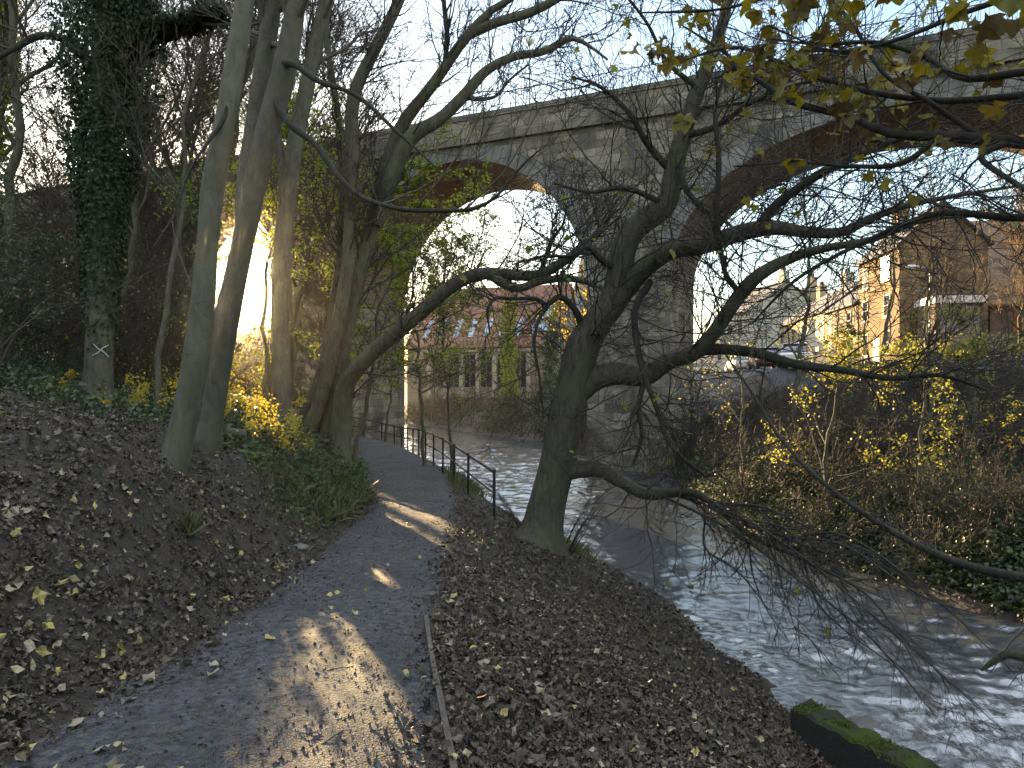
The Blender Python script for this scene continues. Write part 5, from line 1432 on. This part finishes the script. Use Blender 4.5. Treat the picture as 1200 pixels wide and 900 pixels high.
# ================================================================== BUILDINGS
def house(name, label, cat, o, e1, L, Dp, zb, hw, hr, wallm, roofm, wins=(), doors=(), chims=(), skyl=(), gable_win=(), group=None, ov=.25, pane='glass', back=True):
    """facade along e1 from o; depth to the left-hand normal e2; ridge along e1."""
    e1 = np.array(e1, float); e1 /= np.linalg.norm(e1); e2 = np.array((-e1[1], e1[0])); o = np.array(o, float)
    root = thing(name, (o[0], o[1], zb), label, cat, group)
    P = lambda l, d, z: np.array((*(o + l * e1 + d * e2), z))
    mb = MB(); mb.box(o, e1, e2, 0, L, 0, Dp, zb - 2.6, zb + hw)
    for l in (0, L):
        mb.add([P(l, 0, zb + hw), P(l, Dp, zb + hw), P(l, Dp / 2, zb + hw + hr)], [[0, 1, 2]], [[(0, hw), (Dp, hw), (Dp / 2, hw + hr)]])
    mb.build('wall', M[wallm], root, smooth=False)
    mb = MB(); k = hr / (Dp / 2); th = .14
    for sgn in (0, 1):
        d0 = -ov if sgn == 0 else Dp + ov; d1 = Dp / 2
        z0 = zb + hw - k * ov + .05; z1 = zb + hw + hr + .05
        sl = math.hypot(d1 - d0, z1 - z0)
        for dz, fl in ((0, 1), (th, 0)):
            q = [P(-ov, d0, z0 + dz), P(L + ov, d0, z0 + dz), P(L + ov, d1, z1 + dz), P(-ov, d1, z1 + dz)]
            mb.add(q if (fl ^ sgn) == 0 else q[::-1], [[0, 1, 2, 3]], [[(0, 0), (L, 0), (L, sl), (0, sl)] if (fl ^ sgn) == 0 else [(0, sl), (L, sl), (L, 0), (0, 0)]])
        mb.quad(P(-ov, d0, z0), P(L + ov, d0, z0), P(L + ov, d0, z0 + th), P(-ov, d0, z0 + th))
        for l in (-ov, L + ov):
            mb.quad(P(l, d0, z0), P(l, d1, z1), P(l, d1, z1 + th), P(l, d0, z0 + th))
    rf = mb.build('roof', M[roofm], root, smooth=False)
    for (l, d, w, h) in chims:
        mb = MB(); mb.box(o, e1, e2, l - w / 2, l + w / 2, d - .35, d + .35, zb + hw + hr * .35, zb + hw + hr + h)
        mb.box(o, e1, e2, l - w / 2 - .06, l + w / 2 + .06, d - .41, d + .41, zb + hw + hr + h, zb + hw + hr + h + .12)
        ch = mb.build('chimney', M[wallm], root, smooth=False)
        for j in range(max(1, int(w / .35))):
            c = P(l - w / 2 + .2 + j * .35, d, zb + hw + hr + h + .12)
            mb = MB(); mb.tubes(np.array([c, c + (0, 0, .45)]), np.array([.12, .1]), 8, True); mb.build('chimney_pot', M['roof_red'], ch)
    for wn in wins:
        l, z, w, h = wn[:4]
        mb = MB(); mb.box(o, e1, e2, l, l + w, -.035, .05, zb + z, zb + z + h)
        f = mb.build('window', M['frame_paint'], root, smooth=False)
        mb = MB()
        b_ = .07
        for (a0, a1) in ((l + b_, l + w / 2 - .025), (l + w / 2 + .025, l + w - b_)):
            for (c0, c1) in ((z + b_, z + h / 2 - .025), (z + h / 2 + .025, z + h - b_)):
                mb.box(o, e1, e2, a0, a1, -.05, .02, zb + c0, zb + c1)
        mb.build('pane', M[wn[4] if len(wn) > 4 else pane], f, smooth=False)
        mb = MB(); mb.box(o, e1, e2, l - .1, l + w + .1, -.1, .05, zb + z - .12, zb + z - .002); mb.build('sill', M['trim_pale'], f, smooth=False)
    for (l, w, h, m) in doors:
        mb = MB(); mb.box(o, e1, e2, l, l + w, -.04, .05, zb, zb + h); mb.build('door', M[m], root, smooth=False)
    for (l0, l1, f0, f1) in skyl:
        mb = MB()
        sn = []
        for l, f in ((l0, f0), (l1, f0), (l1, f1), (l0, f1)):
            sn.append(P(l, f * Dp / 2, zb + hw + f * hr + .05 + th))
        sn = np.array(sn); nn = np.cross(sn[1] - sn[0], sn[3] - sn[0]); nn /= np.linalg.norm(nn)
        up = sn + nn * .08
        mb.add(np.vstack([sn, up]), [[4, 5, 6, 7], [0, 1, 5, 4], [1, 2, 6, 5], [2, 3, 7, 6], [3, 0, 4, 7]])
        mb.build('skylight', M['skylight'], rf, smooth=False)
    return root, P, (o, e1, e2)


# red-roofed building seen through the left arch
hr_, Pm, fr = house('mill_building', 'long low stone building with red tiled roof and skylights, through the left arch', 'building', (-10.4, 70.6), (.945, -.326), 15.2, 11, .2, 5.0, 6.2, 'house_stone', 'roof_red',
                    skyl=[(1.4 + i * 1.6, 1.9 + i * 1.6, .12, .42) for i in range(8)] + [(13.2, 14.1, .2, .62)], chims=[(14.6, 5.5, 1.0, 1.0)])
for i in range(6):
    l = 2.7 + i * 1.7
    mb = MB(); mb.box(fr[0], fr[1], fr[2], l, l + 1.25, -.02, .05, 1.2, 4.5); w_o = mb.build('window', M['grey_paint'], hr_, smooth=False)
    mb = MB(); mb.box(fr[0], fr[1], fr[2], l + .08, l + .59, -.04, .02, 1.3, 4.4); mb.box(fr[0], fr[1], fr[2], l + .66, l + 1.17, -.04, .02, 1.3, 4.4); mb.build('pane', M['glass'], w_o, smooth=False)
for i in range(7):
    l = 2.25 + i * 1.7
    mb = MB(); mb.box(fr[0], fr[1], fr[2], l + .03, l + .40, -.16, .05, .2, 4.7); mb.build('pilaster', M['trim_pale'], hr_, smooth=False)
mb = MB(); mb.box(fr[0], fr[1], fr[2], 1.6, 13.6, -.2, .05, 4.705, 5.0); mb.build('cornice', M['trim_pale'], hr_, smooth=False)
# far town on the rise
house('town_house', 'pale slate-roofed house above the red roof, farthest through the left arch', 'house', (-2, 120), (1, -.1), 14, 10, gz(3, 122), 9, 4.5, 'render', 'roof_slate', wins=[(2, 5, 1.2, 1.6), (6, 5, 1.2, 1.6), (10, 5, 1.2, 1.6)], chims=[(1.5, 5, 1.4, 1.2), (12.5, 5, 1.4, 1.2)])
house('church', 'grey church gable far away with a thin spire, above the red roof', 'church', (14, 150), (.98, -.2), 9, 14, gz(16, 152), 9, 6, 'house_stone', 'roof_slate')
ch = [o for o in bpy.data.objects if o.name == 'church'][0]
mb = MB(); bz = gz(16, 152)
mb.tubes(np.array([(15, 152, bz), (15, 152, bz + 17), (15, 152, bz + 17.1), (15, 152, bz + 24)]), np.array([1.6, 1.6, 1.7, .05]), 8); mb.build('spire', M['house_stone'], ch, smooth=False)

# terraced street through the right arch: facades face left, into the sun
e_st = np.array((.13, .99)); e_st /= np.linalg.norm(e_st)
yy = 37.5
rows = [('tall_house', 'tall sunlit house whose upper window throws back the sun', 7.0, 7.6, 2.4, 'house_brown', [(.8, 1, 1.0, 1.5), (4.6, 1, 1.0, 1.5), (.8, 3.4, 1.0, 1.4), (4.6, 3.4, 1.0, 1.4), (.8, 5.6, 1.0, 1.4)], [(2.8, 1.1, 2.1, 'grey_paint')]),
        ('terraced_house', 'cream terraced house next to the tall one', 7.5, 4.9, 2.8, 'house_stone', [(.8, .9, 1.0, 1.4), (5.2, .9, 1.0, 1.4), (.8, 3.1, 1.0, 1.3), (5.2, 3.1, 1.0, 1.3)], [(3.2, 1.0, 2.1, 'rust')]),
        ('terraced_house', 'white gabled terraced house in the middle of the sunlit row', 7.5, 5.1, 2.8, 'render_white', [(.8, .9, 1.0, 1.4), (5.2, .9, 1.0, 1.4), (.8, 3.1, 1.0, 1.3), (5.2, 3.1, 1.0, 1.3)], [(3.2, 1.0, 2.1, 'grey_paint')]),
        ('terraced_house', 'cream terraced house at the far end of the sunlit row', 7.5, 5.0, 2.8, 'render', [(.8, .9, 1.0, 1.4), (5.2, .9, 1.0, 1.4), (.8, 3.1, 1.0, 1.3), (5.2, 3.1, 1.0, 1.3)], [(3.2, 1.0, 2.1, 'grey_paint')])]
oo = np.array((23.6, 43.3))
for (nm, lab, L, hw, hh, wm, wins, doors) in rows:
    # facade walked from far to near so that its outer side faces left
    a = oo + e_st * L
    house(nm, lab, 'house', a, -e_st, L, 5 if nm == 'tall_house' else 8, 2.5, hw, hh, wm, 'roof_slate', wins=wins, doors=doors, chims=[(.7, 2.5 if nm == 'tall_house' else 4, 1.2, 1.1)], group=None)
    if nm == 'tall_house':
        th_ = [q for q in bpy.data.objects if q.name == 'tall_house'][0]
        f1 = np.array((-.04, -.999)); f2 = np.array((.999, -.04)); hp = a - e_st * 4.6 - np.array((.16, 0))
        mb = MB(); mb.box(hp, f1, f2, -.08, 1.08, -.02, .04, 8.1, 9.75); cw = mb.build('casement', M['frame_paint'], th_, smooth=False)
        mb = MB(); mb.box(hp, f1, f2, 0, 1.0, -.035, .02, 8.18, 9.67); mb.build('pane', M['glass_glint'], cw, smooth=False)
    oo = oo + e_st * (L + .25)
for (x, y, L, lab, wm) in [(26.5, 93, 10, 'pale house on the rise behind the terrace, left one', 'render_white'), (34, 104, 11, 'pale house on the rise behind the terrace, right one', 'render'), (40, 128, 14, 'large far house highest on the rise in the right arch', 'house_stone')]:
    house('town_house', lab, 'house', (x, y), (.14, -.99), L, 9, gz(x + 4, y), 6.5, 3.5, wm, 'roof_slate', wins=[(1, 1, 1.1, 1.5), (4, 1, 1.1, 1.5), (1, 4, 1.1, 1.4), (4, 4, 1.1, 1.4), (6.8, 4, 1.1, 1.4)], chims=[(.7, 4.5, 1.2, 1.2), (L - .7, 4.5, 1.2, 1.2)])
# brown-roofed yard building with the orange door
house('yard_building', 'low brick building with big brown roof and an orange door, at the right', 'building', (30.0, 44.6), (.99, -.12), 15, 11, 4.3, 2.35, 6.2, 'house_brick', 'roof_brown', doors=[(1.35, .95, 2.0, 'rust')], wins=[(3.6, .9, 1.0, 1.1)], chims=[(13, 5.5, 1.0, .9)])
gr = thing('garage', (26.6, 40.6, 4.3), 'flat-roofed garage with white fascia and grey doors beside the brick building', 'garage')
go, g1, g2 = np.array((24.1, 40.4)), np.array((.99, -.12)), np.array((.12, .99))
mb = MB(); mb.box(go, g1, g2, 0, 2.5, 0, 2.4, 3.3, 6.2); mb.build('wall', M['house_brick'], gr, smooth=False)
mb = MB(); mb.box(go, g1, g2, .2, 1.22, -.04, .05, 4.3, 6.0); mb.build('door', M['grey_paint'], gr, smooth=False)
mb = MB(); mb.box(go, g1, g2, 1.28, 2.3, -.04, .05, 4.3, 6.0); mb.build('door', M['grey_paint'], gr, smooth=False)
mb = MB(); mb.box(go, g1, g2, -.15, 2.65, -.2, 2.5, 6.2, 6.6); mb.build('fascia', M['white_paint'], gr, smooth=False)
# boundary wall and fence
mb = MB(); mb.box((23.0, 39.4), (.995, -.06), (.06, .995), 0, 16, 0, .35, .8, 4.4); o = mb.build('boundary_wall', M['rubble'], smooth=False, base=(23.0, 39.4, 2.4)); tag(o, 'sunlit rubble stone wall in front of the brick building', 'wall')
fc = thing('board_fence', (17.6, 38.6, 2.4), 'brown board fence on the bank top in front of the sunlit houses', 'fence')
for i in range(6):
    x0 = 16.9 + i * 1.0; zz = gz(x0, 38.3)
    mb = MB(); mb.box((x0, 38.3 - i * .05), (1, -.05), (.05, 1), .06, .98, .03, .06, zz - .1, zz + 1.55); mb.build('board_panel', M['wood_fence'], fc, smooth=False)
    mb = MB(); mb.box((x0, 38.3 - i * .05), (1, -.05), (.05, 1), -.05, .05, 0, .1, zz - .3, zz + 1.65); mb.build('post', M['wood_fence'], fc, smooth=False)
# lamp post
lp = np.array((*xy(1090, 39.5), 2.4))
lt = thing('street_lamp', lp, 'tall street lamp in front of the tall house with the glinting window', 'street lamp')
mb = MB(); mb.tubes(np.array([lp - (0, 0, .5), lp + (0, 0, 1.1), lp + (0, 0, 1.15), lp + (0, 0, 5.4)]), np.array([.09, .09, .055, .045]), 8, True); mb.build('pole', M['metal_grey'], lt)
q = lp + np.array((0, 0, 5.4)); mb = MB(); mb.tubes(np.array([q, q + (-.3, 0, .25), q + (-.75, 0, .3)]), np.array([.035, .035, .03]), 7, True); mb.build('arm', M['metal_grey'], lt)
q = q + np.array((-.75, 0, .3)); mb = MB(); mb.tubes(np.array([q + (.1, 0, .02), q + (-.1, 0, .03), q + (-.45, 0, 0), q + (-.6, 0, -.02)]), np.array([.05, .11, .12, .05]), 8, True); mb.build('lamp_head', M['lamp_glass'], lt)


# ================================================================== CARS
def car(label, x, y, z, rot, paint):
    root = thing('parked_car', (x, y, z), label, 'car', 'cars parked on the street')
    c, s = math.cos(rot), math.sin(rot)
    T = lambda p: np.stack([x + p[:, 0] * c - p[:, 1] * s, y + p[:, 0] * s + p[:, 1] * c, z + p[:, 2]], 1)
    # body sections along length: (u, zlow, zhigh, halfwidth)
    prof = [(-2.05, .42, .72, .62), (-1.98, .3, .86, .76), (-1.5, .24, .92, .84), (-.6, .22, .95, .86), (.6, .22, .93, .86), (1.2, .24, .88, .84), (1.85, .3, .74, .76), (2.05, .4, .6, .6)]

    def loft(sec, ringf):
        V = np.concatenate([ringf(*q) for q in sec]); n = len(ringf(*sec[0]))
        fs = [(i * n + k, i * n + (k + 1) % n, (i + 1) * n + (k + 1) % n, (i + 1) * n + k) for i in range(len(sec) - 1) for k in range(n)]
        mb = MB(); mb.add(T(V), np.array(fs))
        for e, rev in ((0, False), (len(sec) - 1, True)):
            vv = V[e * n:(e + 1) * n]; mb.add(T(vv), [list(range(n))[::-1] if rev else list(range(n))])
        return mb
    ring = lambda u, a, b, w: np.array([(u, -w * .92, a), (u, w * .92, a), (u, w, a + .18), (u, w, b - .12), (u, w * .9, b), (u, -w * .9, b), (u, -w, b - .12), (u, -w, a + .18)])
    body = loft(prof, ring).build('body', M[paint], root)
    cab = [(-1.85, .9, .93, .72), (-1.25, .9, 1.40, .66), (-.6, .9, 1.47, .66), (.25, .9, 1.44, .66), (1.05, .88, .91, .72)]
    r2 = lambda u, a, b, w: np.array([(u, -w * 1.12, a), (u, w * 1.12, a), (u, w, b - .03), (u, w * .85, b), (u, -w * .85, b), (u, -w, b - .03)])
    loft(cab, r2).build('windows', M['glass'], root)
    rf = [(-1.3, 1.40, 1.43, .62), (-.6, 1.47, 1.5, .62), (.3, 1.43, 1.47, .62)]
    loft(rf, r2).build('roof', M[paint], root)
    for u in (-1.3, 1.28):
        for sd in (-1, 1):
            mb = MB(); yv = np.array([(u, sd * .68, .31), (u, sd * .9, .31)])
            mb.tubes(T(yv), np.array([.31, .31]), 14, True); w = mb.build('wheel', M['rubber'], root)
            yv = np.array([(u, sd * .86, .31), (u, sd * .91, .31)]); mb = MB(); mb.tubes(T(yv), np.array([.18, .18]), 10, True); mb.build('rim', M['metal_grey'], w)
    for u, m in ((2.0, 'white_paint'), (-2.02, 'rust')):
        for sd in (-1, 1):
            mb = MB(); yv = np.array([(u - .05, sd * .5, .62), (u + .04 * np.sign(u), sd * .5, .62)]); mb.tubes(T(yv), np.array([.1, .08]), 8, True); mb.build('headlight' if u > 0 else 'tail_light', M[m], root)


car('dark red car parked on the bank-top street, left of the pale one', *xy(897, 47.5), 2.54, R(82), 'car_dark')
car('pale white car parked right behind the board fence', *xy(934, 42.5), 2.54, R(62), 'car_white')
car('silver car farther along the street, beyond the dark red one', *xy(868, 56), 2.54, R(85), 'car_silver')
car('silver car parked in front of the rubble stone wall', *xy(1122, 36.6), gz(*xy(1122, 36.6)), R(8), 'car_silver')
car('blue car parked by the wall, at the right edge', *xy(1190, 36), gz(*xy(1190, 36)), R(4), 'car_blue')

# ================================================================== LIGHT, SKY, CAMERA
sd = Vector((-.4105, 1.0, .1795)).normalized()      # light from the low sun
sun_at = Vector((-.4085, 1.0, .1920)).normalized()  # where its disc stands

el = math.asin(sd.z); az = math.atan2(sd.x, sd.y)
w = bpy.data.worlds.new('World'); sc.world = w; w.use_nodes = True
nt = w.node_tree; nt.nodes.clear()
sky = nt.nodes.new('ShaderNodeTexSky'); sky.sky_type = 'NISHITA'; sky.sun_disc = False; sky.sun_elevation = el; sky.sun_rotation = az
sky.air_density = 1.0; sky.dust_density = .4; sky.ozone_density = 1.5
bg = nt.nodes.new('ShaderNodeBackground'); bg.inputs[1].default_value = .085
out = nt.nodes.new('ShaderNodeOutputWorld')
# cloud glow added overhead, out of view, to light the scene; clear sky low
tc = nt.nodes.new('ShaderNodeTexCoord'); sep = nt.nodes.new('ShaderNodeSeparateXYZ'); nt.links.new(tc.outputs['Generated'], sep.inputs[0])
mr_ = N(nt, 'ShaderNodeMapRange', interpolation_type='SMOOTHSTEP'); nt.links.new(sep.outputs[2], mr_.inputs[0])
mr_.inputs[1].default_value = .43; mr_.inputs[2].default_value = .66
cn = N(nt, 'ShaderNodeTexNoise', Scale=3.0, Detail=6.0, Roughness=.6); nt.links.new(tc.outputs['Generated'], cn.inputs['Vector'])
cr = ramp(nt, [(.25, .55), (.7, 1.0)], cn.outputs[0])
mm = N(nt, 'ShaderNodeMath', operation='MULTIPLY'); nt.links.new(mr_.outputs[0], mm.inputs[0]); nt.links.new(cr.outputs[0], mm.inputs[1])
cl = mixc(nt, (0, 0, 0), (FILL_CLOUD * .88, FILL_CLOUD * .97, FILL_CLOUD * 1.12), mm.outputs[0])
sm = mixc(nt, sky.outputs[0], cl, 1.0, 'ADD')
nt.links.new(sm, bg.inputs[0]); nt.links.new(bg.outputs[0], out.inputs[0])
sun = bpy.data.lights.new('sun', 'SUN'); sun.energy = 5.0; sun.angle = R(.53); sun.color = (1.0, .74, .40)
so = bpy.data.objects.new('sun', sun); COL.objects.link(so); so.rotation_euler = (-sd).to_track_quat('-Z', 'Y').to_euler()

m, nt, o = mat('sun glow haze')  # thin volume added to give a warm glow towards the sun
pv = N(nt, 'ShaderNodeVolumePrincipled', Color=(1, .95, .86, 1), Density=HAZE, Anisotropy=.93); nt.links.new(pv.outputs[0], o.inputs['Volume'])
mb = MB(); mb.box((0, 0), (1, 0), (0, 1), -480, 480, -90, 740, -5, 42)
tag(mb.build('haze', m, smooth=False), kind='stuff')

m, nt, o = mat('sun surface'); e = N(nt, 'ShaderNodeEmission', Color=(1, .86, .6, 1), Strength=60.0); nt.links.new(e.outputs[0], o.inputs[0])
m.cycles.emission_sampling = 'NONE'
D_ = 3500.0; c = np.array(sun_at) * D_; rs_ = D_ * math.tan(R(.26)); th = np.linspace(0, math.pi, 13)
mb = MB(); mb.tubes(np.stack([0 * th, 0 * th, np.cos(th) * rs_], 1) + c, np.sin(th) * rs_ + .01, 16)
tag(mb.build('sun_disc', m, base=tuple(c)), kind='structure')

cam = bpy.data.cameras.new('camera'); cam.sensor_width = 36; cam.lens = F / 1200 * 36; cam.clip_start = .05; cam.clip_end = 4000
co_ = bpy.data.objects.new('camera', cam); COL.objects.link(co_); co_.location = (0, 0, CAMZ); co_.rotation_euler = (R(90), 0, 0)
sc.camera = co_

sc.view_settings.view_transform = 'Standard'; sc.view_settings.look = 'None'; sc.view_settings.gamma = 1; sc.view_settings.use_curve_mapping = False
sc.view_settings.exposure = 2.6
sc.view_settings.use_white_balance = True; sc.view_settings.white_balance_temperature = 7200; sc.view_settings.white_balance_tint = 12
cy = sc.cycles
cy.max_bounces = 6; cy.diffuse_bounces = 3; cy.glossy_bounces = 3; cy.transmission_bounces = 3; cy.transparent_max_bounces = 4; cy.volume_bounces = 0
cy.caustics_reflective = False; cy.caustics_refractive = False
cy.sample_clamp_indirect = 4.0; cy.use_denoising = True; cy.use_adaptive_sampling = True; cy.adaptive_threshold = .02
